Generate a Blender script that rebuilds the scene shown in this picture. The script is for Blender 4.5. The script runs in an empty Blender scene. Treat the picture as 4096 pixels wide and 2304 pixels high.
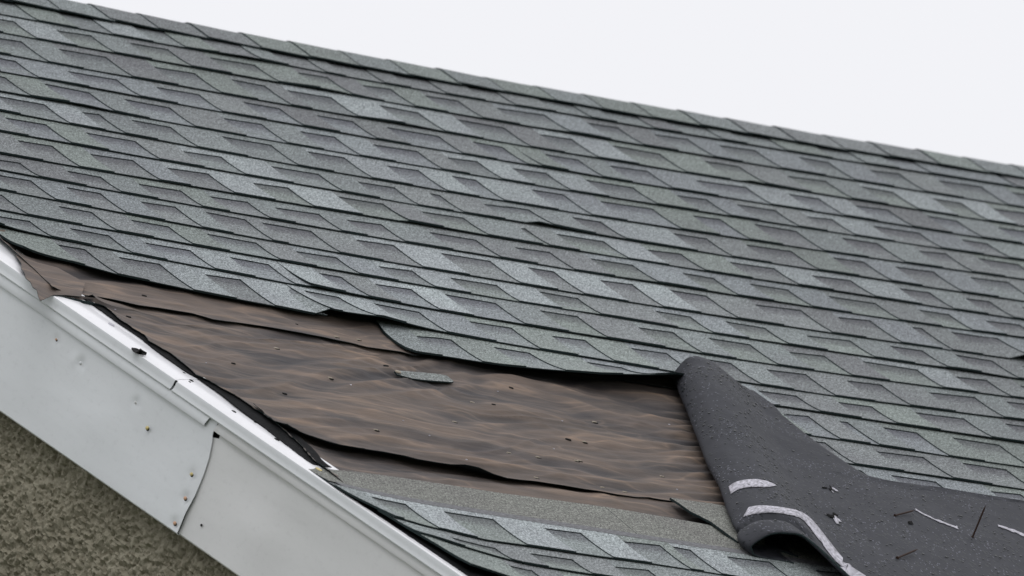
import bpy, math, random
import numpy as np
from mathutils import Vector, noise

random.seed(7)
scn = bpy.context.scene
COL = scn.collection
PITCH = 0.59194012            # roof pitch (about 34 degrees)
RIDGE_Z = 9.6                # ridge height above the ground

# ------------------------------------------------------------------ camera
cam = bpy.data.cameras.new('camera')
cam.sensor_width = 36.0
cam.lens = 509.77
cam.clip_start = 1.0
cam.clip_end = 3000.0
cam.dof.use_dof = True
cam.dof.focus_distance = 31.5
cam.dof.aperture_fstop = 7.5
camo = bpy.data.objects.new('camera', cam)
COL.objects.link(camo)
CW = np.array([[8.04406986e-01, 1.30743675e-01, 5.79513150e-01],
               [-5.94078614e-01, 1.77032338e-01, 7.84684746e-01],
               [0.0, -9.75482262e-01, 2.20078071e-01]])   # columns: right, down, forward
CLOC = np.array([-19.98920293, -26.80275861, -8.0134533 + RIDGE_Z])
from mathutils import Matrix
m4 = Matrix(((CW[0, 0], -CW[0, 1], -CW[0, 2], CLOC[0]),
             (CW[1, 0], -CW[1, 1], -CW[1, 2], CLOC[1]),
             (CW[2, 0], -CW[2, 1], -CW[2, 2], CLOC[2]),
             (0, 0, 0, 1)))
camo.matrix_world = m4
scn.camera = camo

# ------------------------------------------------------------------ light
world = bpy.data.worlds.new('World')
scn.world = world
world.use_nodes = True
wn = world.node_tree.nodes
wl = world.node_tree.links
wn.clear()
SUN_EL, SUN_AZ = math.radians(52), math.radians(215)
out = wn.new('ShaderNodeOutputWorld')
sky = wn.new('ShaderNodeTexSky')
sky.sky_type = 'NISHITA'
sky.sun_disc = False
sky.sun_elevation = SUN_EL
sky.sun_rotation = SUN_AZ
bg1 = wn.new('ShaderNodeBackground'); bg1.inputs[1].default_value = 0.06
wl.new(sky.outputs[0], bg1.inputs[0])
tc = wn.new('ShaderNodeTexCoord')
sep = wn.new('ShaderNodeSeparateXYZ'); wl.new(tc.outputs['Generated'], sep.inputs[0])
nz = wn.new('ShaderNodeTexNoise'); nz.inputs['Scale'].default_value = 3.0; nz.inputs['Detail'].default_value = 3.0
wl.new(tc.outputs['Generated'], nz.inputs['Vector'])
mad = wn.new('ShaderNodeMath'); mad.operation = 'MULTIPLY_ADD'
wl.new(nz.outputs[0], mad.inputs[0]); mad.inputs[1].default_value = 0.25; wl.new(sep.outputs[2], mad.inputs[2])
ramp = wn.new('ShaderNodeValToRGB')
ramp.color_ramp.elements[0].position = 0.0
ramp.color_ramp.elements[0].color = (0.885, 0.885, 0.912, 1)
ramp.color_ramp.elements[1].position = 1.0
ramp.color_ramp.elements[1].color = (1.04, 1.04, 1.08, 1)
wl.new(mad.outputs[0], ramp.inputs[0])
bg2 = wn.new('ShaderNodeBackground'); wl.new(ramp.outputs[0], bg2.inputs[0]); bg2.inputs[1].default_value = 1.0
mx = wn.new('ShaderNodeMixShader'); mx.inputs[0].default_value = 0.94
wl.new(bg1.outputs[0], mx.inputs[1]); wl.new(bg2.outputs[0], mx.inputs[2])
wl.new(mx.outputs[0], out.inputs[0])

sl = bpy.data.lights.new('sun', 'SUN')
sl.energy = 0.5
sl.angle = math.radians(35)
sl.color = (1.0, 0.98, 0.95)
so = bpy.data.objects.new('sun', sl)
COL.objects.link(so)
sd = Vector((math.sin(SUN_AZ) * math.cos(SUN_EL), math.cos(SUN_AZ) * math.cos(SUN_EL), math.sin(SUN_EL)))
so.rotation_euler = sd.to_track_quat('Z', 'Y').to_euler()
so.location = (0, 0, 30)

vs = scn.view_settings
vs.view_transform = 'Standard'
vs.look = 'None'
vs.exposure = 0.0
vs.gamma = 1.0
vs.use_curve_mapping = False

# ------------------------------------------------------------------ roof frame
# u along the ridge (away to the right), v down the slope, h out of the roof; metres
CP, SP = math.cos(PITCH), math.sin(PITCH)
FPX = 58000.01


def S(u, v, h=0.0):
    """world point of roof coordinates; the deck sags a little"""
    h = h + 0.00525610 * u * u + 0.00506891 * u * v
    return np.array([u, -CP * v - SP * h, -SP * v + CP * h + RIDGE_Z])


def pix(P):
    q = CW.T @ (np.asarray(P) - CLOC)
    return np.array([2048 + FPX * q[0] / q[2], 1152 + FPX * q[1] / q[2]])


def at(x, y, h=0.0, g=None):
    """roof coordinates of a photograph measurement on the surface at height h"""
    u, v = -1.0, 1.5
    for _ in range(8):
        a = pix(S(u, v, h)); b = pix(S(u + 1e-3, v, h)); c = pix(S(u, v + 1e-3, h))
        J = np.stack([(b - a) / 1e-3, (c - a) / 1e-3], 1)
        d = np.linalg.solve(J, np.array([x, y]) - a)
        u += d[0]; v += d[1]
    return float(u), float(v)


def interp(xs, ys):
    xs = np.array(xs, float); ys = np.array(ys, float)
    i = np.argsort(xs); xs = xs[i]; ys = ys[i]
    return lambda q: float(np.interp(q, xs, ys))


# ------------------------------------------------------------------ materials
def new_mat(name):
    m = bpy.data.materials.new(name)
    m.use_nodes = True
    nt = m.node_tree
    b = nt.nodes['Principled BSDF']
    return m, nt, b


def N(nt, kind, **kw):
    n = nt.nodes.new(kind)
    for k, v in kw.items():
        if k in n.inputs:
            n.inputs[k].default_value = v
        else:
            setattr(n, k, v)
    return n


def uvnode(nt):
    return N(nt, 'ShaderNodeUVMap', uv_map='m')


def mapped(nt, sx, sy, sz=1.0, rot=0.0):
    uv = uvnode(nt)
    mp = N(nt, 'ShaderNodeMapping')
    mp.inputs['Scale'].default_value = (sx, sy, sz)
    mp.inputs['Rotation'].default_value = (0, 0, rot)
    nt.links.new(uv.outputs[0], mp.inputs['Vector'])
    return mp


def rampn(nt, src, stops):
    r = N(nt, 'ShaderNodeValToRGB')
    e = r.color_ramp.elements
    while len(e) < len(stops):
        e.new(0.5)
    for i, (p, c) in enumerate(stops):
        e[i].position = p
        if not isinstance(c, tuple):
            c = (c, c, c)
        e[i].color = (*c, 1)
    nt.links.new(src, r.inputs[0])
    return r


def mul(nt, a, b, kind='MULTIPLY', fac=1.0):
    m = N(nt, 'ShaderNodeMix', data_type='RGBA', blend_type=kind)
    m.inputs[0].default_value = fac
    for s, i in ((a, 6), (b, 7)):
        if isinstance(s, tuple):
            m.inputs[i].default_value = (*s, 1)
        else:
            nt.links.new(s, m.inputs[i])
    return m.outputs[2]


def bump(nt, bsdf, src, strength, dist):
    b = N(nt, 'ShaderNodeBump')
    b.inputs['Strength'].default_value = strength
    b.inputs['Distance'].default_value = dist
    nt.links.new(src, b.inputs['Height'])
    nt.links.new(b.outputs[0], bsdf.inputs['Normal'])
    return b


def granule_mat(name, band=False, base=None):
    m, nt, b = new_mat(name)
    L = nt.links
    if base is None:
        oi = N(nt, 'ShaderNodeObjectInfo')
        col = oi.outputs['Color']
    else:
        col = base
    n1 = N(nt, 'ShaderNodeTexNoise', Scale=1.0, Detail=1.5, Roughness=0.75)
    L.new(mapped(nt, 240, 180).outputs[0], n1.inputs['Vector'])
    n2 = N(nt, 'ShaderNodeTexNoise', Scale=1.0, Detail=3.0)
    L.new(mapped(nt, 55, 50).outputs[0], n2.inputs['Vector'])
    n3 = N(nt, 'ShaderNodeTexNoise', Scale=1.0, Detail=3.0)
    L.new(mapped(nt, 5, 6).outputs[0], n3.inputs['Vector'])
    c = mul(nt, col, rampn(nt, n1.outputs[0], [(0.31, 0.32), (0.5, 0.93), (0.69, 1.9)]).outputs[0])
    c = mul(nt, c, rampn(nt, n2.outputs[0], [(0.3, 0.80), (0.7, 1.2)]).outputs[0])
    c = mul(nt, c, rampn(nt, n3.outputs[0], [(0.3, (0.92, 0.91, 0.92)), (0.7, (1.07, 1.09, 1.07))]).outputs[0])
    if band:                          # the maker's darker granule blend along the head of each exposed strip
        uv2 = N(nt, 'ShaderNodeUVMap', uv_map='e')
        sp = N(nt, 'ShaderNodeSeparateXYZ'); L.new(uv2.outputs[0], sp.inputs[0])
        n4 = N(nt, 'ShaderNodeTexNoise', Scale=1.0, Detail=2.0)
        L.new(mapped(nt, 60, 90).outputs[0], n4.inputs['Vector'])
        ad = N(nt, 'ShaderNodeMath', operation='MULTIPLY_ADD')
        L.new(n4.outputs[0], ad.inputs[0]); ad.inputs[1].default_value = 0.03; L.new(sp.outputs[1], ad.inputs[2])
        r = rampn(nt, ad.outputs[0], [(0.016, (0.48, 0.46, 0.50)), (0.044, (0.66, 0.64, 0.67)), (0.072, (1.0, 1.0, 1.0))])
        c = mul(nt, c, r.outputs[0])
    L.new(c, b.inputs['Base Color'])
    b.inputs['Roughness'].default_value = 0.85
    b.inputs['Specular IOR Level'].default_value = 0.35
    bump(nt, b, n1.outputs[0], 0.5, 0.0012)
    return m


M_TAB = granule_mat('shingle granules')
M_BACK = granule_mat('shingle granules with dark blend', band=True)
M_HEAD = granule_mat('plain headlap granules', base=(0.185, 0.188, 0.172))


def flat_mat(name, col, rough=0.8, spec=0.4, nscale=None, namp=0.15, bstr=0.0, metallic=0.0):
    m, nt, b = new_mat(name)
    if nscale:
        n = N(nt, 'ShaderNodeTexNoise', Scale=1.0, Detail=5.0)
        nt.links.new(mapped(nt, nscale[0], nscale[1]).outputs[0], n.inputs['Vector'])
        c = mul(nt, col, rampn(nt, n.outputs[0], [(0.3, 1 - namp), (0.7, 1 + namp)]).outputs[0])
        nt.links.new(c, b.inputs['Base Color'])
        if bstr:
            bump(nt, b, n.outputs[0], bstr, 0.002)
    else:
        b.inputs['Base Color'].default_value = (*col, 1)
    b.inputs['Roughness'].default_value = rough
    b.inputs['Specular IOR Level'].default_value = spec
    b.inputs['Metallic'].default_value = metallic
    return m


M_EDGE = flat_mat('cut asphalt edge', (0.019, 0.031, 0.032), 0.8, 0.2, (300, 300), 0.5)
M_DECK = flat_mat('shade black sheathing', (0.014, 0.013, 0.012), 0.9, 0.2, (30, 30), 0.4)  # near-black colour puts the shade of the open gaps into the boards
M_BLACK = flat_mat('black gap strip', (0.007, 0.0075, 0.008), 0.8, 0.12, (120, 120), 0.5, 0.5)
M_SEAL = flat_mat('worn sealant strip', (0.135, 0.137, 0.145), 0.7, 0.5, (90, 260), 0.55, 0.6)
M_STRIP = flat_mat('pale release film', (0.42, 0.41, 0.46), 0.45, 0.5, (150, 150), 0.6, 0.3)
M_STAPLE = flat_mat('galvanised staple', (0.30, 0.26, 0.20), 0.5, 0.5, None)
M_DARKBIT = flat_mat('asphalt crumb', (0.012, 0.012, 0.012), 0.8, 0.2, None)
M_SCREW = flat_mat('zinc yellow screw head', (0.60, 0.50, 0.22), 0.35, 0.5, None, metallic=0.4)
M_SCREWR = flat_mat('rusty screw head', (0.58, 0.36, 0.24), 0.45, 0.5, None, metallic=0.3)
M_HOLE_SHADOW = flat_mat('nail hole and staple shadow', (0.01, 0.01, 0.01), 0.9, 0.1, None)
M_MOSS = flat_mat('dead moss', (0.075, 0.065, 0.018), 0.95, 0.1, (400, 400), 0.5)
M_DROP = flat_mat('standing rain drop', (0.006, 0.009, 0.011), 0.3, 0.5, None)
M_NAIL = flat_mat('rusty nail', (0.035, 0.018, 0.012), 0.7, 0.3, (400, 400), 0.4)


def paint_mat(name, col, rough):
    m, nt, b = new_mat(name)
    n = N(nt, 'ShaderNodeTexNoise', Scale=1.0, Detail=4.0)
    nt.links.new(mapped(nt, 3, 9).outputs[0], n.inputs['Vector'])
    n2 = N(nt, 'ShaderNodeTexNoise', Scale=1.0, Detail=6.0, Roughness=0.7)
    nt.links.new(mapped(nt, 60, 60).outputs[0], n2.inputs['Vector'])
    c = mul(nt, col, rampn(nt, n.outputs[0], [(0.3, 0.95), (0.7, 1.04)]).outputs[0])
    c = mul(nt, c, rampn(nt, n2.outputs[0], [(0.25, 0.90), (0.45, 1.0), (0.8, 1.01)]).outputs[0])
    nt.links.new(c, b.inputs['Base Color'])
    b.inputs['Roughness'].default_value = rough
    b.inputs['Specular IOR Level'].default_value = 0.5
    add = N(nt, 'ShaderNodeMath', operation='MULTIPLY_ADD')
    nt.links.new(n2.outputs[0], add.inputs[0]); add.inputs[1].default_value = 0.10
    nt.links.new(n.outputs[0], add.inputs[2])
    bump(nt, b, add.outputs[0], 0.35, 0.006)
    return m


M_PAINT = paint_mat('white painted metal', (0.70, 0.725, 0.745), 0.42)
M_PAINT2 = paint_mat('off white painted metal', (0.66, 0.665, 0.665), 0.5)
M_FLANGE = paint_mat('white glossy flashing', (0.86, 0.86, 0.88), 0.28)


def felt_mat():
    m, nt, b = new_mat('brown asphalt felt')
    L = nt.links
    # slow warp so that the streaks wander
    w = N(nt, 'ShaderNodeTexNoise', Scale=1.0, Detail=2.0)
    L.new(mapped(nt, 2.5, 4.0).outputs[0], w.inputs['Vector'])
    uv = mapped(nt, 1.5, 13.0, 1, math.radians(5))
    vm = N(nt, 'ShaderNodeVectorMath', operation='MULTIPLY_ADD')
    L.new(w.outputs[1], vm.inputs[0]); vm.inputs[1].default_value = (1.4, 1.6, 0); L.new(uv.outputs[0], vm.inputs[2])
    n1 = N(nt, 'ShaderNodeTexNoise', Scale=1.0, Detail=5.0, Roughness=0.55)
    L.new(vm.outputs[0], n1.inputs['Vector'])
    n2 = N(nt, 'ShaderNodeTexNoise', Scale=1.0, Detail=4.0, Roughness=0.6)
    L.new(mapped(nt, 18, 130, 1, math.radians(3)).outputs[0], n2.inputs['Vector'])
    n3 = N(nt, 'ShaderNodeTexNoise', Scale=1.0, Detail=2.0)
    L.new(mapped(nt, 1.7, 2.6).outputs[0], n3.inputs['Vector'])
    c = rampn(nt, n1.outputs[0], [(0.28, (0.072, 0.068, 0.069)), (0.42, (0.122, 0.103, 0.092)),
                                  (0.55, (0.160, 0.128, 0.108)), (0.68, (0.198, 0.154, 0.124)),
                                  (0.85, (0.24, 0.182, 0.14))]).outputs[0]
    c = mul(nt, c, rampn(nt, n2.outputs[0], [(0.3, 0.86), (0.7, 1.13)]).outputs[0])
    c = mul(nt, c, rampn(nt, n3.outputs[0], [(0.3, (0.86, 0.88, 0.92)), (0.7, (1.12, 1.08, 1.04))]).outputs[0])
    # pale scuffed creases
    vm2 = N(nt, 'ShaderNodeVectorMath', operation='MULTIPLY_ADD')
    L.new(w.outputs[1], vm2.inputs[0]); vm2.inputs[1].default_value = (2.0, 2.6, 0)
    L.new(mapped(nt, 1.6, 15.0, 1, math.radians(9)).outputs[0], vm2.inputs[2])
    n5 = N(nt, 'ShaderNodeTexNoise', Scale=1.0, Detail=2.0, Roughness=0.5)
    L.new(vm2.outputs[0], n5.inputs['Vector'])
    c = mul(nt, c, rampn(nt, n5.outputs[0], [(0.34, (0.78, 0.80, 0.84)), (0.465, (0.97, 0.97, 0.97)), (0.497, (1.42, 1.34, 1.24)), (0.53, (0.98, 0.98, 0.98)), (0.66, (0.90, 0.88, 0.86))]).outputs[0])
    # paler crests against darker, cooler hollows: map 'e' carries the wrinkle height
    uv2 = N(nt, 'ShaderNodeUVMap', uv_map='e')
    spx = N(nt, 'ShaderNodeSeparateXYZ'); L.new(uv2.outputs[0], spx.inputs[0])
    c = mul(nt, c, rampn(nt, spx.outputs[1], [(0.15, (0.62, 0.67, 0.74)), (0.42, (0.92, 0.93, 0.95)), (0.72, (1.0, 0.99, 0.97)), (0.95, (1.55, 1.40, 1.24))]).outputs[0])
    L.new(c, b.inputs['Base Color'])
    b.inputs['Roughness'].default_value = 0.75
    b.inputs['Specular IOR Level'].default_value = 0.3
    bump(nt, b, n2.outputs[0], 0.5, 0.003)
    return m


M_FELT = felt_mat()


def flap_mat():
    m, nt, b = new_mat('asphalt underside with rain drops')
    L = nt.links
    v1 = N(nt, 'ShaderNodeTexVoronoi', Scale=1.0)
    v1.feature = 'F1'
    L.new(mapped(nt, 92, 92).outputs[0], v1.inputs['Vector'])
    v1.inputs['Randomness'].default_value = 1.0
    # only some cells hold a drop
    def patchy(col_out, scale, lo, share):
        cs = N(nt, 'ShaderNodeSeparateColor'); L.new(col_out, cs.inputs[0])
        n_ = N(nt, 'ShaderNodeTexNoise', Scale=1.0, Detail=3.0)
        L.new(mapped(nt, scale, scale).outputs[0], n_.inputs['Vector'])
        k_ = rampn(nt, n_.outputs[0], [(lo, 0.0), (lo + .18, share)])
        lt = N(nt, 'ShaderNodeMath', operation='LESS_THAN')
        L.new(cs.outputs[0], lt.inputs[0]); L.new(k_.outputs[0], lt.inputs[1])
        return lt
    dr = rampn(nt, v1.outputs['Distance'], [(0.0, 1.0), (0.30, 1.0), (0.38, 0.0)])
    drop = N(nt, 'ShaderNodeMath', operation='MULTIPLY')
    L.new(dr.outputs[0], drop.inputs[0]); L.new(patchy(v1.outputs['Color'], 4, .30, .8).outputs[0], drop.inputs[1])
    # pale mineral specks
    v2 = N(nt, 'ShaderNodeTexVoronoi', Scale=1.0)
    L.new(mapped(nt, 210, 190).outputs[0], v2.inputs['Vector'])
    sp = rampn(nt, v2.outputs['Distance'], [(0.0, 1.0), (0.25, 1.0), (0.40, 0.0)])
    speck = N(nt, 'ShaderNodeMath', operation='MULTIPLY')
    L.new(sp.outputs[0], speck.inputs[0]); L.new(patchy(v2.outputs['Color'], 7, .44, .30).outputs[0], speck.inputs[1])
    n4 = N(nt, 'ShaderNodeTexNoise', Scale=1.0, Detail=6.0, Roughness=0.7)
    L.new(mapped(nt, 30, 30).outputs[0], n4.inputs['Vector'])
    base = rampn(nt, n4.outputs[0], [(0.3, (0.030, 0.032, 0.039)), (0.7, (0.044, 0.046, 0.055))]).outputs[0]
    k = N(nt, 'ShaderNodeMix', data_type='RGBA'); L.new(speck.outputs[0], k.inputs[0]); L.new(base, k.inputs[6])
    k.inputs[7].default_value = (0.17, 0.175, 0.21, 1)
    k2 = N(nt, 'ShaderNodeMix', data_type='RGBA'); L.new(drop.outputs[0], k2.inputs[0]); L.new(k.outputs[2], k2.inputs[6])
    k2.inputs[7].default_value = (0.008, 0.011, 0.015, 1)
    L.new(k2.outputs[2], b.inputs['Base Color'])
    rr = rampn(nt, drop.outputs[0], [(0.0, 0.7), (1.0, 0.5)]); L.new(rr.outputs[0], b.inputs['Roughness'])
    b.inputs['Specular IOR Level'].default_value = 0.3
    bump(nt, b, drop.outputs[0], 0.35, 0.002)
    return m


M_FLAP = flap_mat()


def stucco_mat():
    m, nt, b = new_mat('rough olive grey stucco')
    L = nt.links
    tcn = N(nt, 'ShaderNodeTexCoord')
    def tex(kind, s, **kw):
        mp = N(nt, 'ShaderNodeMapping'); mp.inputs['Scale'].default_value = s
        L.new(tcn.outputs['Object'], mp.inputs['Vector'])
        n = N(nt, kind, Scale=1.0, **kw); L.new(mp.outputs[0], n.inputs['Vector'])
        return n
    n1 = tex('ShaderNodeTexNoise', (110, 110, 90), Detail=5.0, Roughness=0.6)
    n2 = tex('ShaderNodeTexNoise', (160, 160, 130), Detail=3.0)
    n3 = tex('ShaderNodeTexNoise', (4, 4, 4), Detail=3.0)
    c = rampn(nt, n3.outputs[0], [(0.3, (0.255, 0.236, 0.180)), (0.7, (0.325, 0.302, 0.235))]).outputs[0]
    c = mul(nt, c, rampn(nt, n1.outputs[0], [(0.36, (0.72, 0.70, 0.66)), (0.5, (0.97, 0.97, 0.97)), (0.7, (1.08, 1.08, 1.07))]).outputs[0])  # same noise as the bump: shade of the pits put into the colour
    L.new(c, b.inputs['Base Color'])
    b.inputs['Roughness'].default_value = 0.9
    b.inputs['Specular IOR Level'].default_value = 0.2
    ad = N(nt, 'ShaderNodeMath', operation='MULTIPLY_ADD')
    L.new(n2.outputs[0], ad.inputs[0]); ad.inputs[1].default_value = 0.2; L.new(n1.outputs[0], ad.inputs[2])
    bump(nt, b, ad.outputs[0], 0.6, 0.006)
    return m


M_STUCCO = stucco_mat()


# ------------------------------------------------------------------ mesh helpers
class MB:
    """collects polygons; coords in world, uv maps 'm' (metres) and 'e' (distance along an exposed strip)"""
    def __init__(s):
        s.v = []; s.f = []; s.m = []; s.uv = []; s.e = []; s.sm = []

    def vert(s, P, uv=(0, 0), e=(0, 0.5)):
        s.v.append(tuple(float(a) for a in P)); s.uv.append(uv); s.e.append(e)
        return len(s.v) - 1

    def face(s, idx, mat=0, smooth=True):
        s.f.append(tuple(idx)); s.m.append(mat); s.sm.append(smooth)

    def build(s, name, mats, parent=None, origin=None, color=None):
        if origin is None:
            if parent is not None:
                origin = np.array(parent['_o'])
            else:
                origin = np.mean(np.array(s.v), 0)
        o3 = np.array(origin)
        me = bpy.data.meshes.new(name)
        me.from_pydata([tuple(np.array(p) - o3) for p in s.v], [], s.f)
        for m in mats:
            me.materials.append(m)
        me.polygons.foreach_set('material_index', s.m)
        me.polygons.foreach_set('use_smooth', s.sm)
        for nm, src in (('m', s.uv), ('e', s.e)):
            l = me.uv_layers.new(name=nm)
            arr = []
            for p in me.polygons:
                for vi in p.vertices:
                    arr += [src[vi][0], src[vi][1]]
            l.data.foreach_set('uv', arr)
        me.update()
        me.set_sharp_from_angle(angle=math.radians(38))
        o = bpy.data.objects.new(name, me)
        COL.objects.link(o)
        if parent is not None:
            o.parent = parent
        else:
            o.location = o3
        o['_o'] = [float(a) for a in o3]
        if color is not None:
            o.color = (*color, 1)
        return o


def tag(o, label=None, cat=None, group=None, kind=None):
    if label: o['label'] = label
    if cat: o['category'] = cat
    if group: o['group'] = group
    if kind: o['kind'] = kind
    return o


def thing(name, P, label, cat, group=None):
    o = bpy.data.objects.new(name, None)
    COL.objects.link(o)
    o.location = tuple(float(a) for a in P)
    o['_o'] = [float(a) for a in P]
    return tag(o, label, cat, group)


def part_empty(name, parent, P):
    o = bpy.data.objects.new(name, None)
    COL.objects.link(o)
    o.parent = parent
    o.location = tuple(float(a) - b for a, b in zip(P, parent['_o']))
    o['_o'] = [float(a) for a in P]
    return o


def slab(mb, u0, u1, v0, v1, nu, nv, H, th, walls='bltr', e0=None, top=0, edge=1, uoff=(0, 0)):
    """thin curved plate over roof coords: u0(v), u1(v) sides, v0(u), v1(u) head and butt edges.
    H(u, v) is the height of the top face, th the thickness"""
    fu0 = u0 if callable(u0) else (lambda v: u0)
    fu1 = u1 if callable(u1) else (lambda v: u1)
    fv0 = v0 if callable(v0) else (lambda u: v0)
    fv1 = v1 if callable(v1) else (lambda u: v1)
    T = [[None] * (nv + 1) for _ in range(nu + 1)]
    B = [[None] * (nv + 1) for _ in range(nu + 1)]
    for i in range(nu + 1):
        a = i / nu
        for j in range(nv + 1):
            b = j / nv
            u = fu0(fv0(0)) * (1 - a) + fu1(fv0(0)) * a
            for _ in range(3):
                va, vb = fv0(u), fv1(u)
                v = va + (vb - va) * b
                u = fu0(v) + (fu1(v) - fu0(v)) * a
            h = H(u, v)
            ee = (u, v - (e0(u) if e0 else va))
            T[i][j] = mb.vert(S(u, v, h), (u + uoff[0], v + uoff[1]), ee)
            B[i][j] = mb.vert(S(u, v, h - th), (u, v), ee)
    for i in range(nu):
        for j in range(nv):
            mb.face((T[i][j], T[i][j + 1], T[i + 1][j + 1], T[i + 1][j]), top, True)
            mb.face((B[i][j], B[i + 1][j], B[i + 1][j + 1], B[i][j + 1]), edge, True)
    def wall(seq_t, seq_b):
        nt_ = [mb.vert(mb.v[k], mb.uv[k], mb.e[k]) for k in seq_t]
        nb_ = [mb.vert(mb.v[k], mb.uv[k], mb.e[k]) for k in seq_b]
        for k in range(len(nt_) - 1):
            mb.face((nt_[k], nb_[k], nb_[k + 1], nt_[k + 1]), edge, False)
    if 'b' in walls: wall([T[i][nv] for i in range(nu + 1)], [B[i][nv] for i in range(nu + 1)])
    if 't' in walls: wall([T[i][0] for i in range(nu, -1, -1)], [B[i][0] for i in range(nu, -1, -1)])
    if 'l' in walls: wall([T[0][j] for j in range(nv + 1)], [B[0][j] for j in range(nv + 1)])
    if 'r' in walls: wall([T[nu][j] for j in range(nv, -1, -1)], [B[nu][j] for j in range(nv, -1, -1)])


# ------------------------------------------------------------------ ground, house
gb = MB()
g4 = [gb.vert(p, (p[0], p[1])) for p in ((-900, -900, 0), (900, -900, 0), (900, 900, 0), (-900, 900, 0))]
gb.face(g4, 0, False)
M_GROUND = flat_mat('short dull grass', (0.07, 0.085, 0.045), 0.95, 0.1, (0.5, 0.5), 0.25)
ground = gb.build('ground', [M_GROUND], origin=(0, 0, 0))
tag(ground, kind='structure')

# rake frame: r = distance down the rake from its head, a = outward, k = up from the roof edge
_ra, _rb = at(0, 1036, .010), at(1290, 1918, .010)
RA, RB = S(*_ra, .010), S(*_rb, .010)
E_D = (RB - RA) / np.linalg.norm(RB - RA)
E_A = np.cross(E_D, np.array([0, 0, 1.0])); E_A /= np.linalg.norm(E_A)
if E_A[0] > 0: E_A = -E_A
E_K = np.cross(E_D, E_A)
if E_K[2] < 0: E_K = -E_K


def RK(r, a, k):
    return RA + E_D * r + E_A * a + E_K * k


def rk_at(x, y, a=None, k=None):
    """rake coordinates of a measurement on the face a = const (or k = const)"""
    r, q = 1.0, 0.0
    f = (lambda r, q: pix(RK(r, a, q))) if a is not None else (lambda r, q: pix(RK(r, q, k)))
    for _ in range(8):
        p0 = f(r, q); b = f(r + 1e-3, q); c = f(r, q + 1e-3)
        J = np.stack([(b - p0) / 1e-3, (c - p0) / 1e-3], 1)
        d = np.linalg.solve(J, np.array([x, y]) - p0)
        r += d[0]; q += d[1]
    return float(r), float(q)


# outward direction lying in the roof surface, and the roof normal at the rake
RN = np.array(S(-2.6, 2.4, 0.1)) - np.array(S(-2.6, 2.4, 0.0)); RN /= np.linalg.norm(RN)
E_O = np.cross(RN, E_D)
if E_O @ E_A < 0: E_O = -E_O


def rake_u(v):
    return _ra[0] + (_rb[0] - _ra[0]) * (v - _ra[1]) / (_rb[1] - _ra[1])


# --- gable wall: a thick wall with a trowelled, pitted face
WA = -0.045
hd = np.array([E_D[0], E_D[1], 0.0]); hd /= np.linalg.norm(hd)
wb = MB()
NR, NK = 640, 210
wi = [[0] * (NK + 1) for _ in range(NR + 1)]
for i in range(NR + 1):
    r = -0.5 + 2.3 * i / NR
    for j in range(NK + 1):
        k = -0.22 - 0.76 * j / NK
        P = RK(r, WA, k)
        q = Vector((float(P @ hd) * 50, float(P[2]) * 44, 0.3))
        d = noise.noise(q) * 0.42 + noise.noise(q * 2.2) * 0.42 + noise.noise(q * 4.7) * 0.34
        d = 0.0100 * max(-1.5, min(0.7, d * 1.9 + .15)) + 0.004 * noise.noise(q * 0.12)
        if i in (0, NR) or j in (0, NK): d = -0.02
        wi[i][j] = wb.vert(P + E_A * d)
for i in range(NR):
    for j in range(NK):
        wb.face((wi[i][j], wi[i + 1][j], wi[i + 1][j + 1], wi[i][j + 1]), 0, True)
# solid wall behind it, down to the ground, gable shaped
r_ridge = -(RA[2] - RIDGE_Z) / E_D[2]
apex = RK(r_ridge, WA - 0.012, -0.10)
low = RK(3.4, WA - 0.012, -0.10)
run = (apex - low) @ (-hd)
far = apex - hd * abs(run); far[2] = low[2]
ring = [np.array([low[0], low[1], 0]), low, apex, far, np.array([far[0], far[1], 0])]
for sgn in (0, 1):
    ids = [wb.vert(p - E_A * 0.2 * sgn) for p in ring]
    wb.face(ids if sgn == 0 else ids[::-1], 0, False)
    if sgn == 0: first = ids
for i in range(5):
    a, b = first[i], first[(i + 1) % 5]
    wb.face((b, a, a + 5, b + 5), 0, False)
wall = wb.build('gable_wall', [M_STUCCO], origin=(ring[0] + ring[-1]) / 2)
tag(wall, 'rough olive grey stucco gable wall below the white fascia', 'wall')

# ------------------------------------------------------------------ roof thing
roof = thing('shingle_roof', S(0, 0, 0), 'grey laminated shingle roof with a bare patch torn open near its gable edge', 'roof')
dk = MB()
slab(dk, lambda v: rake_u(v) + 0.02, 5.0, 0.0, 4.2, 40, 40, lambda u, v: -0.024, 0.018, top=0, edge=0)
dk.build('sheathing', [M_DECK], roof)
bk = MB()
pts = []
for (u, w) in ((-3.2, 0.0), (5.0, 0.0), (5.0, 4.2), (-3.2, 4.2)):
    P = np.array([u, CP * w, RIDGE_Z - SP * w - 0.05]); pts.append(P)
a = [bk.vert(p, (p[0], p[1])) for p in pts]; b_ = [bk.vert(p - np.array([0, 0, 0.03]), (p[0], p[1])) for p in pts]
bk.face(a, 0, False); bk.face(b_[::-1], 0, False)
for i in range(4): bk.face((a[i], b_[i], b_[(i + 1) % 4], a[(i + 1) % 4]), 0, False)
bk.build('back_slope', [M_HEAD], roof)
ew = MB()
ea, eb = S(-1.9, 4.0, -0.3), S(5.0, 4.0, -0.3)
ids = []
for P in (ea, eb):
    for dy in (0.0, 0.2):
        for z in (0.0, P[2]): ids.append(ew.vert((P[0], P[1] + dy, z)))
for f in ((0, 1, 5, 4), (2, 6, 7, 3), (0, 2, 3, 1), (4, 5, 7, 6), (1, 3, 7, 5), (0, 4, 6, 2)): ew.face([ids[i] for i in f], 0, False)
tag(ew.build('eave_wall', [M_STUCCO]), 'stucco side wall under the lower eave', 'wall')

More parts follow.
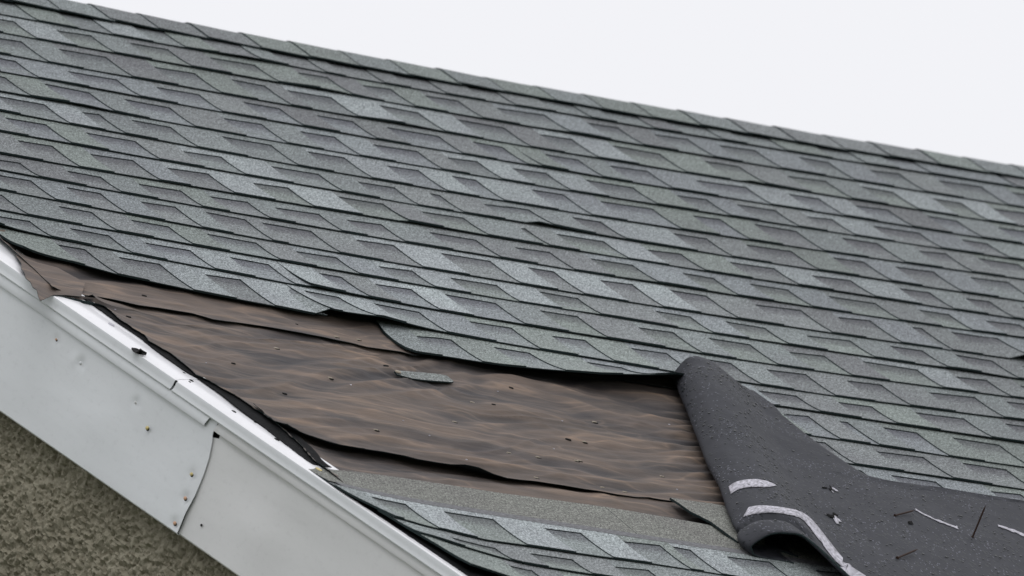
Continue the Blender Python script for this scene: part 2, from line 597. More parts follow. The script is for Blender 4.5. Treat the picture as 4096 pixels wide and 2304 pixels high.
# ------------------------------------------------------------------ shingle courses
EXPO = 0.143
V00 = 0.0623185
TABS = {
 1: [(-1.691, None), (-1.475, -1.575), (-1.269, -1.36), (-1.055, -1.172), (-0.511, None), (-0.309, -0.398), (-0.086, None), (0.496, 0.377), (0.735, 0.634), (0.933, 0.834), (1.196, 1.179)],
 2: [(-1.551, -1.655), (-1.332, -1.444), (-1.083, -1.217), (-0.872, -0.965), (-0.688, -0.778), (-0.492, -0.593), (-0.239, -0.384), (-0.022, -0.118), (0.186, None), (0.388, 0.272), (0.607, 0.52), (0.819, 0.724), (1.068, 0.934)],
 3: [(-1.827, None), (-1.59, -1.727), (-1.338, -1.46), (-1.138, -1.233), (-0.948, -1.078), (-0.696, -0.812), (-0.447, -0.584), (-0.249, -0.347), (0.009, -0.13), (0.243, 0.14), (0.502, 0.38), (0.703, 0.61), (0.908, 0.821)],
 4: [(-1.931, None), (-1.648, -1.79), (-1.415, -1.54), (-1.185, -1.29), (-0.976, None), (-0.728, -0.879), (-0.543, -0.63), (-0.322, -0.423), (-0.118, -0.236), (0.172, 0.016), (0.389, 0.295), (0.594, 0.488), (0.802, 0.712)],
 5: [(-1.803, -1.93), (-1.577, -1.705), (-1.317, -1.432), (-1.11, -1.212), (-0.874, -1.007), (-0.701, -0.795), (-0.502, -0.606), (-0.25, -0.39), (-0.034, -0.128), (0.169, 0.052), (0.338, 0.254), (0.597, 0.455), (0.802, 0.723)],
 6: [(-2.009, -2.143), (-1.857, -1.911), (-1.657, -1.767), (-1.376, -1.516), (-1.167, -1.275), (-0.955, -1.052), (-0.79, -0.862), (-0.537, -0.633), (-0.277, -0.435), (-0.075, -0.162), (0.147, 0.023), (0.39, 0.28), (0.595, 0.504)],
 7: [(-2.086, -2.202), (-1.842, -1.982), (-1.605, -1.718), (-1.332, -1.469), (-1.118, -1.226), (-0.989, -1.018), (-0.734, -0.871), (-0.525, -0.612), (-0.216, -0.317), (0.035, -0.102), (0.25, 0.155), (0.46, 0.342)],
 8: [(-2.151, -2.251), (-1.929, -2.055), (-1.722, -1.843), (-1.499, -1.606), (-1.233, -1.361), (-1.005, -1.132), (-0.83, -0.849), (-0.603, -0.743), (-0.381, None), (-0.109, -0.244), (0.115, -0.008), (0.347, 0.253), (0.525, 0.449)],
 9: [(-2.331, None), (-2.108, -2.202), (-1.886, -2.008), (-1.325, -1.43), (-1.057, -1.191), (-0.846, -0.951), (-0.609, -0.731), (-0.376, -0.467), (-0.16, -0.272), (0.098, -0.043), (0.314, 0.223)],
 10: [(-2.363, None), (-1.599, -1.738), (-1.369, -1.479), (-1.098, -1.24), (-0.918, -0.993), (-0.481, -0.586), (-0.207, -0.347), (-0.004, -0.108), (0.148, 0.116), (0.374, 0.237)],
 11: [(-2.075, None), (-1.839, -1.975), (-1.621, -1.738), (-1.412, -1.513), (-1.178, -1.312), (-0.95, -1.058), (-0.631, -0.731), (-0.417, -0.529), (-0.169, -0.304), (0.043, -0.052), (0.251, 0.141)],
 12: [(-2.315, -2.42), (-2.097, -2.222), (-1.884, -1.989), (-1.686, -1.749), (-1.493, -1.599), (-1.259, -1.399), (-1.031, -1.137), (-0.761, None), (-0.543, -0.662), (-0.329, -0.439), (-0.062, -0.218), (0.141, 0.043)],
 13: [(-2.449, -2.525), (-2.254, -2.368), (-2.041, -2.142), (-1.78, -1.875), (-1.561, -1.684), (-1.308, -1.427), (-1.104, -1.204), (-0.874, None), (-0.692, None), (-0.477, -0.596), (-0.258, -0.362), (0.018, -0.125)],
 14: [(-1.564, -1.67), (-1.353, -1.452), (-0.606, -0.719), (-0.389, -0.489), (-0.118, -0.264)],
 15: [(-0.653, -0.734), (-0.543, -0.569), (-0.346, -0.443), (-0.112, -0.244)],
 16: [(-0.71, -0.749), (-0.433, -0.572), (-0.198, -0.323)],
 22: [(-2.362, -2.459), (-2.131, -2.263), (-1.898, -1.999), (-1.687, None), (-1.605, -1.652), (-1.391, -1.512)],
 23: [(-2.235, -2.348), (-2.027, -2.142), (-1.82, -1.918)],
 24: [(-2.198, -2.259)],
}
POLY = {1: [0.0036, -0.0082, -0.0096], 2: [0.0034, -0.0035, -0.0095], 3: [0.0032, -0.0075, -0.0022], 4: [0.0012, -0.0076, -0.0058], 5: [-0.0012, -0.0179, -0.014], 6: [-0.0083, -0.0274, -0.0059], 7: [0.0001, -0.0091, -0.0049], 8: [0.0034, -0.0109, -0.0137], 9: [-0.0052, -0.022, -0.0181], 10: [-0.0109, -0.0261, 0.0004], 11: [-0.0031, -0.0101, -0.0103], 12: [-0.0193, -0.0456, -0.0159], 13: [-0.0274, -0.0566, -0.0099]}
POLY.update({14: [0.0], 15: [0.02], 16: [0.028], 17: [0.03], 21: [-0.015], 22: [0.0], 23: [0.0], 24: [0.0], 25: [0.0]})


def vr(j, u):
    uc = max(-2.75, min(1.0, u))
    if j in LOWER: return LOWER[j](u)
    return V00 + j * EXPO + (float(np.polyval(POLY[j], uc)) if j in POLY else 0.0)


LOWER = {}
# lifted butt edges of the open courses: image measurements with the lift they have there
L14 = [(1650, 1405, .012), (1700, 1413, .010), (1800, 1426, .011), (2000, 1458, .014), (2200, 1478, .025), (2400, 1493, .038), (2600, 1497, .048), (2720, 1492, .052)]
p14 = [at(x, y, l) + (l,) for x, y, l in L14]
v14 = interp([q[0] for q in p14] + [-.75], [q[1] for q in p14] + [2.07])
l14 = interp([q[0] for q in p14] + [-.75], [q[2] for q in p14] + [.012])
LOWER[14] = lambda u: v14(u) if u < -0.72 else V00 + 14 * EXPO
E13 = [(-60, 965, .02), (68, 1003, .018), (300, 1050, .013), (475, 1098, .012), (790, 1164, .012), (1100, 1222, .012), (1250, 1253, .012), (1325, 1268, .012), (1400, 1272, .020), (1530, 1276, .025)]
p13 = [at(x, y, l) + (l,) for x, y, l in E13]
v13 = interp([q[0] for q in p13] + [-1.55], [q[1] for q in p13] + [V00 + 13 * EXPO + .002])
l13 = interp([q[0] for q in p13] + [-1.6], [q[2] for q in p13] + [.0105])
_v13 = lambda u: V00 + 13 * EXPO + float(np.polyval(POLY[13], max(-2.75, min(1, u))))
LOWER[13] = lambda u: v13(u) if u < -1.6 else _v13(u)
# butt edges of the courses below the bare patch
B22 = [(1560, 2078, .02), (1700, 2104, .018), (1780, 2118, .015), (1944, 2157, .012), (2100, 2178, .012), (2400, 2222, .012), (2600, 2248, .012), (2850, 2285, .012), (3000, 2312, .012)]
B23 = [(1720, 2150, .02), (1800, 2170, .02), (1885, 2190, .018), (2093, 2248, .013), (2300, 2283, .012), (2500, 2312, .012), (2800, 2360, .012)]
p22 = [at(x, y, l) for x, y, l in B22]
p23 = [at(x, y, l) for x, y, l in B23]
LOWER[21] = lambda u: 3.060
LOWER[22] = interp([q[0] for q in p22], [q[1] for q in p22])
LOWER[23] = interp([q[0] for q in p23], [q[1] for q in p23])
LOWER[24] = lambda u: LOWER[23](u) + EXPO
LOWER[25] = lambda u: LOWER[23](u) + 2 * EXPO

# places where a single shingle end has sprung up a little: course -> [(u, reach to the right, lift)]
def uof(x, y): return at(x, y, .006)[0]
BUMPS = {
    6: [], 3: [(uof(2737, 550), .10, .006)],
    7: [(uof(1890, 722), .14, .009)],
    9: [], 10: [(uof(3835, 1252), .18, .012)],
    12: [(uof(1035, 985), .14, .007)],
    13: [(uof(1168, 1158), .14, .019)],
    4: [(-0.5, .2, .003)], 8: [(-1.25, .3, .004)],
}
# low waves of the mat: (course, centre, half width, height)
WAVES = [(1, -1.1, .12, .006), (2, -.95, .10, .006), (3, -.82, .10, .004), (2, -.2, .1, .004), (5, -1.9, .1, .004), (9, -.55, .15, .004), (11, .1, .1, .004), (12, -1.0, .2, .003)]


def lowL(v):
    return LU(v)


lowpts = [at(x, y, h) for x, y, h in [(1225, 1880, .006), (1300, 1925, .010), (1370, 1970, .014), (1490, 2032, .018), (1640, 2118, .021), (1750, 2180, .022), (1905, 2285, .022), (2010, 2358, .022), (2080, 2405, .02)]]
LU = interp([q[1] for q in lowpts], [q[0] for q in lowpts])
LV_LIFT = interp([2.93, 3.0, 3.08, 3.2, 3.6], [.002, .007, .014, .018, .018])


def H(j, u, v):
    top = vr(j - 1, u)
    t = max(0.0, min(1.15, (v - top) / max(.08, vr(j, u) - top)))
    h = 0.003 + 0.0074 * t ** 2.8
    h += t * 0.0022 * noise.noise(Vector((u * 3.1, j * 7.7, 0.0))) + 0.0012 * noise.noise(Vector((u * 1.3, v * 1.5, 4.0)))
    for (b, w, a) in BUMPS.get(j, []):
        if u >= b - 1e-4: h += a * t * math.exp(-(u - b) / w)
    for (jj, c, w, a) in WAVES:
        if jj == j: h += a * math.exp(-((u - c) / w) ** 2) * (0.3 + 0.7 * t)
    if j == 14: h += (l14(u) - .0104) * max(0, t) ** 1.5
    if j == 13 and u < -1.6: h += (l13(u) - .0104) * max(0, t) ** 1.5
    if j <= 13 and j >= 11:
        d = u - UL(j)(v)
        h += 0.012 * math.exp(-max(0, d) / .05) * t
    if j >= 22:
        d = max(0.0, u - LU(v))
        h += LV_LIFT(v) * math.exp(-(d / .12) ** 1.4)
    return h


e12 = [at(x, y, .014) for x, y in ((-60, 880), (0, 926), (40, 974), (72, 1003))]
LE = interp([q[1] for q in e12], [q[0] for q in e12])


def UL(j):
    if j >= 22: return lambda v: LU(v)
    if j >= 15: return lambda v: -0.86
    if j == 14:
        return lambda v: U14(v)
    if j >= 12: return lambda v: max(LE(v), rake_u(v) - .01)
    return lambda v: max(-1.716 - (v - .087) * .565 - .25, rake_u(v) - .01)


e14 = [at(x, y, l) for x, y, l in ((1522, 1262, .022), (1545, 1310, .016), (1580, 1352, .012), (1625, 1388, .012), (1672, 1409, .012))]
U14 = interp([q[1] for q in e14], [q[0] for q in e14])


def UR(j):
    if j >= 22: return -1.0
    return 1.373 - .66 * (V00 + j * EXPO) + .25


PAL = {'mid': (0.206, 0.228, 0.230), 'green': (0.205, 0.231, 0.220), 'blue': (0.220, 0.240, 0.252),
       'grey': (0.198, 0.212, 0.216), 'dark': (0.172, 0.180, 0.187), 'light': (0.280, 0.306, 0.315)}
LIGHT = []
for (ox, oy, s, L) in ((0, 0, 1.8114, [(760, 190), (540, 870), (1760, 1225), (1650, 1330), (60, 790), (230, 170)]),
                       (1300, 300, 1.8114, [(200, 250), (800, 320), (350, 690), (830, 780), (60, 930), (1260, 690), (980, 850), (1720, 770), (1900, 540),
                                            (2480, 1140), (2120, 1250), (680, 1310), (1340, 1420), (1500, 930)]),
                       (2600, 500, 1.722, [(830, 470), (1290, 540), (1400, 680), (1850, 510), (2230, 590), (60, 770), (980, 1010), (1540, 1110), (60, 1180), (380, 370)]),
                       (1000, 1050, 1.8114, [(1300, 110), (1960, 80), (1900, 220), (2560, 200), (1300, 270), (280, 110), (180, 240), (800, 330)]),
                       (0, 900, 1.8114, [(1500, 250), (1950, 450), (1400, 330)]),
                       (1200, 1500, 1.8021, [(900, 1000), (1550, 1120), (1130, 1130), (2150, 1210)]),
                       (2500, 1300, 1.443, [(1850, 330), (520, 1330), (60, 1330)])):
    for x, y in L: LIGHT.append(at(ox + x / s, oy + y / s, .008))
JOINTS = [(uof(ox + x / s, oy + y / s), at(ox + x / s, oy + y / s)[1]) for ox, oy, s, x, y in
          ((0, 0, 1.8114, 535, 680), (0, 0, 1.8114, 2090, 670), (1300, 300, 1.8114, 2070, 270), (1300, 300, 1.8114, 290, 370),
           (1300, 300, 1.8114, 2225, 530), (2500, 1300, 1.443, 560, 110), (1300, 300, 1.8114, 1070, 765), (0, 900, 1.8114, 2120, 462),
           (2600, 500, 1.722, 2130, 1290), (2600, 500, 1.722, 1240, 480), (0, 0, 1.8114, 1820, 330))]
rng = random.Random(11)
SH = 0.0025       # thickness of one layer


def slope_tone(u, v):
    """granule tone factor: palest in the middle of the slope and low down"""
    if v > 2.9: return 1.13
    return .89 + .27 * math.exp(-((u + 1.25) ** 2 / .8 + (v - 1.95) ** 2 / 1.1))  # paler towards mid-slope, darker outward


def course(j, parent):
    ulf, urr = UL(j), UR(j)
    vm = vr(j, -1) - EXPO / 2 if j < 22 else LOWER[22](-2) - EXPO / 2 + (j - 22) * EXPO
    ul = ulf(vm)
    lst = sorted([(c, s if s is not None and s != c else c - .105) for c, s in TABS.get(j, [])])
    lst = [(c, s) for c, s in lst if c > ul + .05 and c < urr]
    # fill the run between and beyond measured cut-outs with the same rhythm
    full = []
    edges = [ul - .05] + [c for c, s in lst] + [urr + .05]
    if not lst:
        c = ul + rng.uniform(.12, .2)
        while c < urr: full.append((c, c - rng.uniform(.09, .13))); c += rng.uniform(.19, .24)
    else:
        for a_, b_2 in zip(edges[:-1], edges[1:]):
            gap = b_2 - a_
            n = int(round(gap / .215)) - 1
            if a_ in [c for c, s in lst]: full += [q for q in lst if q[0] == a_]
            inner = n if (a_ != edges[0] and b_2 != edges[-1]) else int(gap / .215)
            if b_2 == edges[-1]:
                for q in range(1, inner + 1):
                    c = a_ + .215 * q + rng.uniform(-.02, .02)
                    if c < urr: full.append((c, c - rng.uniform(.09, .13)))
            elif a_ == edges[0]:
                for q in range(1, inner + 1):
                    c = b_2 - .215 * q + rng.uniform(-.02, .02)
                    if c > ul + .05: full.append((c, c - rng.uniform(.09, .13)))
            else:
                for q in range(1, n + 1):
                    c = a_ + gap * q / (n + 1) + rng.uniform(-.012, .012)
                    full.append((c, c - rng.uniform(.09, .13)))
    full = sorted(full)
    # drop overlaps
    F = []
    for c, s in full:
        if F and s < F[-1][0] + .02: s = F[-1][0] + .02
        if c - s < .012 or s < ul + .015 and c < ul + .04: continue
        F.append((c, max(s, ul + .001)))
    head = (lambda u: vr(j - 1, u) - .045) if j != 22 else (lambda u: at_head(u))
    vbot = lambda u: vr(j, u)
    off = rng.uniform(.022, .031) if j != 22 else .020
    HH = lambda u, v: H(j, u, v)
    HT = lambda u, v: H(j, u, v) + SH
    # backings, about a metre each
    cuts = [None]
    acc = rng.randint(1, 4)
    for i, (c, s) in enumerate(F):
        acc += 1
        if acc >= 5 and i < len(F) - 1: cuts.append(i); acc = 0
    bounds = []
    for q, ci in enumerate(cuts):
        u0 = ulf if ci is None else F[ci][0] + .03
        u1 = urr if q == len(cuts) - 1 else F[cuts[q + 1]][0] + .03
        bounds.append((u0, u1, ci))
    back_objs = []
    for (u0, u1, ci) in bounds:
        mb = MB()
        a0 = u0 if not callable(u0) else u0(vm)
        slab(mb, u0, u1 - .0012, head, vbot, max(3, int((u1 - a0) / .035)), 9, HH, SH,
             e0=lambda u: vr(j - 1, u) + off, uoff=(rng.random() * 9, rng.random() * 9))
        tone = rng.choice(['grey', 'mid', 'grey', 'mid', 'blue', 'green'])
        k = rng.uniform(.92, 1.02) * slope_tone((a0 + u1) / 2, vm)
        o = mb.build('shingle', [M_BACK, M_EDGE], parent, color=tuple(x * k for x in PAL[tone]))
        back_objs.append((a0, u1, o))
    # overlay tabs
    def owner(u):
        for a0, u1, o in back_objs:
            if u < u1: return o
        return back_objs[-1][2]
    runs = []
    prev = None
    for i in range(len(F) + 1):
        left = F[i - 1][0] if i > 0 else None
        right = F[i][1] if i < len(F) else urr
        lu = left if left is not None else ul
        if right - lu < .012: continue
        runs.append((left, right, F[i - 1] if i > 0 else None))
    for (left, right, rec) in runs:
        lu = left if left is not None else ul
        js = [ju for ju, jv in JOINTS if lu + .02 < ju < right - .015 and vr(j - 1, ju) - .02 < jv < vr(j, ju) - .01]
        # sprung ends are also joints
        js += [b for b, w, a_ in BUMPS.get(j, []) if lu + .02 < b < right - .02]
        segs = []
        st = left if left is not None else ulf
        for q in sorted(js)[:1]:
            segs.append((st, q - .0008)); st = q
        segs.append((st, right))
        tone = rng.choices(['mid', 'green', 'blue', 'grey', 'dark'], [4, 3, 3, 4, 1.2 if j > 3 else 2])[0]
        for (lu2, lv) in LIGHT:
            if lu < lu2 < right and vr(j - 1, lu2) < lv < vr(j, lu2): tone = 'light'
        base = PAL[tone]
        for q, (a0, a1) in enumerate(segs):
            mb = MB()
            aa = a0 if not callable(a0) else a0(vm)
            uo = (rng.random() * 9, rng.random() * 9)
            h2 = (lambda u: vr(j - 1, u) - .04) if j != 22 else (lambda u: LOWER[21](u) - .002)
            nseg = max(3, int((a1 - aa) / .02))
            slab(mb, a0, a1, h2, vbot, nseg, 8, HT, SH, uoff=uo)
            if q == 0 and rec is not None:       # the bridge over the cut-out on the left
                sl_ = rng.uniform(-.004, .012)
                c_, s_ = rec
                slab(mb, s_, c_, h2, lambda u: vr(j - 1, u) + off + sl_ * (c_ - u) / max(.02, c_ - s_), 5, 2, HT, SH, walls='bt', uoff=uo)
            k = rng.uniform(.92, 1.06) * slope_tone((aa + a1) / 2, vm)
            mb.build('tab', [M_TAB, M_EDGE], owner((aa + a1) / 2), color=tuple(x * k for x in base))


HEAD22 = [at(x, y, .003) for x, y in ((1225, 1880), (1310, 1884), (1400, 1890), (1600, 1915), (1800, 1945), (2000, 1977), (2200, 2003), (2400, 2030), (2600, 2062), (2800, 2098), (2960, 2130))]
at_head = interp([q[0] for q in HEAD22], [q[1] for q in HEAD22])
for j in range(1, 18):
    course(j, roof)
for j in (22, 23, 24):
    course(j, roof)
# the same courses carried on past both sides of the picture, joined together
far = MB()
for j in range(1, 28):
    if j in (18, 19, 20, 21): spans = [(1.0, 4.6)]
    else:
        um = UL(j)(vr(j, -1) - .07) if j not in (22, 23, 24) else None
        spans = [(UR(j) + .001, 4.6)]
        if j <= 11: spans.append((rake_u(V00 + j * EXPO) - .01, um - .001))
        if j > 24: spans = [(LU(3.4), 4.6)]
    for a0, a1 in spans:
        if a1 - a0 < .03: continue
        vt_ = lambda u, j=j: (vr(j - 1, u) if j - 1 in POLY or j - 1 < 14 else V00 + (j - 1) * EXPO) - .04
        vb_ = lambda u, j=j: (vr(j, u) if j in POLY or j < 14 else V00 + j * EXPO)
        hb_ = lambda u, v, j=j: .003 + .0074 * max(0, min(1, 1 - (vb_(u) - v) / EXPO)) ** 2.8
        a1c = (lambda v, j=j: UL(j)(v) - .001) if (j <= 11 and a1 < 0) else a1
        slab(far, a0, a1c, vt_, vb_, max(1, int((a1 - a0) / .2)), 5, hb_, SH, e0=lambda u: vt_(u) + .066)
        x_ = a0
        while x_ < a1 - .02:
            w_ = min(rng.uniform(.09, .15), a1 - x_)
            slab(far, x_, x_ + w_, vt_, vb_, 2, 4, lambda u, v: hb_(u, v) + SH, SH, walls='blr')
            x2 = min(a1, x_ + w_ + rng.uniform(.08, .12))
            if x2 - x_ - w_ > .01: slab(far, x_ + w_, x2, vt_, lambda u: vt_(u) + .067, 1, 1, lambda u, v: hb_(u, v) + SH, SH, walls='b')
            x_ = x2
tag(far.build('outer_courses', [M_TAB, M_EDGE], roof, color=PAL['grey']), kind='stuff')
# headlap of the first course below the patch: plain granules and the sealant line
for (a0, a1) in ((LU, -1.72), (-1.7185, -1.0)):
    hb = MB()
    slab(hb, a0, a1, at_head, lambda u: 3.0345, 24 if callable(a0) else 20, 5, lambda u, v: H(22, u, v) + SH * 1.0, SH, walls='tlr')
    hb.build('headlap', [M_HEAD, M_EDGE], roof)
sb = MB()
slab(sb, lambda v: LU(v) + .02, -1.0, lambda u: 3.034, lambda u: 3.0585, 60, 2, lambda u, v: H(22, u, v) + SH + .0006, .002, walls='tblr', edge=0)
sb.build('sealant_strip', [M_SEAL], roof)

# ------------------------------------------------------------------ ridge caps
capv = lambda u: 0.118 + .004 * noise.noise(Vector((u * 2, 0, 0)))
for k in range(-13, 12):
    mb = MB()
    u0 = k * EXPO + rng.uniform(-.004, .004)
    u1 = u0 + EXPO + .012
    hl = .0130 + rng.uniform(-.001, .0012); hr = .0105
    vf = capv(u0) + rng.uniform(-.004, .004)
    prof = []
    R0 = .035
    for q in range(6): prof.append((vf + (R0 - vf) * q / 5, 0.0, 0))
    # round over the ridge
    nseg = 9
    secs = []
    for (uu, hh) in ((u0, hl), (u0 + .05, hl * .72 + hr * .28), (u0 + .1, hl * .3 + hr * .7), (u1, hr)):
        dz = 0.006 * noise.noise(Vector((uu * 2.2, 3, 0)))
        row_t, row_b = [], []
        def capP(s_, hgt):
            # s_: 0 butt of the front leg ... 1 butt of the back leg
            front = [S(uu, vf + (R0 - vf) * q / 4, hgt + .003 * (1 - q / 4)) for q in range(5)]
            Pf = S(uu, R0, hgt); nb = np.array([0, SP, CP]); db = np.array([0, CP, -SP])
            Pb = S(uu, 0, 0) + db * R0 + nb * hgt
            C0 = S(uu, 0, hgt)
            arc = []
            for q in range(1, 8):
                t = q / 8
                arc.append((1 - t) ** 2 * Pf + 2 * t * (1 - t) * C0 + t * t * Pb)
            back = [Pb + db * (.1 * q / 3) for q in range(4)]
            return front + arc + back
        A = capP(0, hh + dz * .3); B = capP(0, hh - .004 + dz * .3)
        for q, P in enumerate(A): row_t.append(mb.vert(P, (uu + k * 3.3, q * .02)))
        for q, P in enumerate(B): row_b.append(mb.vert(P, (uu + k * 3.3, q * .02)))
        secs.append((row_t, row_b))
    for s0, s1 in zip(secs[:-1], secs[1:]):
        for q in range(len(s0[0]) - 1):
            mb.face((s0[0][q], s1[0][q], s1[0][q + 1], s0[0][q + 1]), 0, True)
            mb.face((s0[1][q], s0[1][q + 1], s1[1][q + 1], s1[1][q]), 1, True)
        mb.face((mb.vert(mb.v[s0[0][0]]), mb.vert(mb.v[s0[1][0]]), mb.vert(mb.v[s1[1][0]]), mb.vert(mb.v[s1[0][0]])), 1, False)
    for q in range(len(secs[0][0]) - 1):
        a_ = secs[0]
        mb.face([mb.vert(mb.v[x]) for x in (a_[0][q], a_[0][q + 1], a_[1][q + 1], a_[1][q])], 1, False)
        a_ = secs[-1]
        mb.face([mb.vert(mb.v[x]) for x in (a_[0][q + 1], a_[0][q], a_[1][q], a_[1][q + 1])], 1, False)
    tone = rng.choice(['mid', 'green', 'grey', 'green'])
    kk = rng.uniform(.85, 1.0)
    mb.build('ridge_cap', [M_TAB, M_EDGE], roof, color=tuple(x * kk for x in PAL[tone]))

# ------------------------------------------------------------------ felt sheets
def wrinkle(u, v):
    w = noise.noise(Vector((u * 1.6, v * 2.3, 2.0)))
    w2 = noise.noise(Vector((u * 3.1 + 4, v * 3.3, 7.0)))
    a = noise.noise(Vector((u * 1.0 - v * .5 + w * .5, v * 10.0 + w * 2.4 + u * 2.2, 1.0)))
    b = noise.noise(Vector((u * 1.9 + v * 1.2, v * 19.0 + w2 * 3.0 + u * 4.0, 5.0)))
    c = noise.noise(Vector(((u + v * .6) * 1.8, (v * .7 - u) * 8.0 + w2, 8.0)))
    rip = math.exp(-max(0.0, (-1.03 - .43 * (v - 2.04)) - u) / .07) * .0035 * math.sin(v * 150 + 5 * w + 3 * w2 + u * 20)
    r = (1 - abs(a) * 3.0) * .52 + (1 - abs(b) * 3.0) * .30 + (1 - abs(c) * 2.8) * .24
    return 0.0110 * r - 0.005 + rip


def px_list(ox, oy, s, L): return [(ox + x / s, oy + y / s) for x, y in L]


ovU = px_list(0, 900, 1.8114, [(370, 505), (385, 500), (560, 500), (700, 510), (800, 525), (890, 545), (1000, 570), (1150, 590), (1250, 605), (1400, 630), (1550, 670), (1700, 690), (1900, 720), (2050, 745), (2200, 770), (2350, 800), (2536, 840)]) \
    + px_list(1000, 1050, 1.8114, [(850, 600), (1000, 620), (1100, 635), (1200, 660), (1350, 640), (1700, 680)])
liftU = [.010, .010, .006, .004, .006, .009, .011, .010, .010, .009, .006, .005, .006, .009, .008, .007, .006, .006, .009, .006, .006, .006, .006]
ovL = px_list(1200, 1500, 1.8021, [(-60, 405), (0, 425), (100, 440), (200, 465), (300, 485), (450, 505), (600, 530), (750, 555), (850, 580), (1000, 605), (1100, 620), (1200, 622), (1300, 645), (1400, 690), (1500, 720), (1700, 745), (1900, 775), (2100, 810), (2300, 845), (2523, 865)]) \
    + px_list(2500, 1300, 1.443, [(60, 980), (160, 985), (260, 1000), (420, 1020), (560, 1040)])
liftL = [.014, .016, .016, .017, .017, .016, .015, .014, .013, .012, .012, .017, .020, .010, .006, .005, .005, .005, .005, .004, .004, .004, .004, .004, .004]
leftE = px_list(0, 900, 1.8114, [(385, 500), (560, 512), (640, 525), (700, 535), (740, 580), (800, 620), (850, 670), (920, 720), (1000, 770), (1050, 800), (1070, 835), (1150, 880), (1250, 940), (1350, 1020), (1420, 1085), (1500, 1120), (1600, 1180), (1700, 1230), (1800, 1300), (1900, 1370), (2000, 1449)]) \
    + px_list(0, 1500, 1.8021, [(2060, 400), (2120, 470)])


def poly_h(L, lift): return [at(x, y, l) + (l,) for (x, y), l in zip(L, lift)]


qU = poly_h(ovU, liftU); qL = poly_h(ovL, liftL)
bU = interp([q[0] for q in qU], [q[1] for q in qU]); fU = interp([q[0] for q in qU], [q[2] for q in qU])
bL = interp([q[0] for q in qL], [q[1] for q in qL]); fL = interp([q[0] for q in qL], [q[2] for q in qL])
qE = [at(x, y, .0135) for x, y in leftE]
felt_left = interp([q[1] for q in qE], [q[0] for q in qE])
low_left = [at(x, y, .014) for x, y in px_list(1200, 1500, 1.8021, [(0, 495), (25, 520), (60, 570), (100, 610), (160, 650), (220, 695), (300, 760)])]
felt_left_low = interp([q[1] for q in low_left], [q[0] for q in low_left])
jag = lambda v, s: .004 * noise.noise(Vector((v * 45, s, 0))) + .003 * noise.noise(Vector((v * 130, s, 3)))


def felt(name, label, uL, vT, vB, base, lift, nu, nv, liftw=.035, above=None):
    mb = MB()
    def h(u, v):
        d = max(0.0, vB(u) - v)
        dl = max(0.0, u - uL(v))
        w = wrinkle(u, v)
        w *= 1 - math.exp(-dl / .04)
        e = math.exp(-d / liftw)
        over = min(1.0, max(0.0, (v - above(u)) / .03 + .35)) if above else 1.0
        edge = max(0.0, 1 - d / .05)
        return base + w * (1 - .8 * edge) + (lift(u) if lift else 0) * e + (.022 if above is None else .020) * over * math.exp(-dl / .05)
    slab(mb, uL, -.85, vT, vB, nu, nv, h, .0012, walls='blrt')
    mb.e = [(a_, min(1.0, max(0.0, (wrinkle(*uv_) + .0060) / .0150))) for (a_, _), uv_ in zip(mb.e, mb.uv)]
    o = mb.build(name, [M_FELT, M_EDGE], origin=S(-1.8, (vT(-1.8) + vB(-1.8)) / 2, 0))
    tag(o, label, 'roofing felt', 'overlapping sheets of brown felt')
    return o, h


BASE_L, BASE_M, BASE_U = -.0080, -.0055, -.0035
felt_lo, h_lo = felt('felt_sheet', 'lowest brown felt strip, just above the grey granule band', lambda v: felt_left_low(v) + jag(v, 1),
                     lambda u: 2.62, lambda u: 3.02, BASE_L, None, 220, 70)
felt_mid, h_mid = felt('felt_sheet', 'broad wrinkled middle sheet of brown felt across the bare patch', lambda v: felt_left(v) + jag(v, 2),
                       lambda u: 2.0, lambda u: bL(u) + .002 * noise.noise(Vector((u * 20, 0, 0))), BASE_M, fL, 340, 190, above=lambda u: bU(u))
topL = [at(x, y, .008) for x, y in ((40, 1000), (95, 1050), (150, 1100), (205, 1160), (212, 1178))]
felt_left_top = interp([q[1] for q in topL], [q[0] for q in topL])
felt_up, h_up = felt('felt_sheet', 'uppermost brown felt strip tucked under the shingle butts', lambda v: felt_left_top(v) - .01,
                     lambda u: 1.74, lambda u: bU(u), BASE_U, fU, 240, 70)


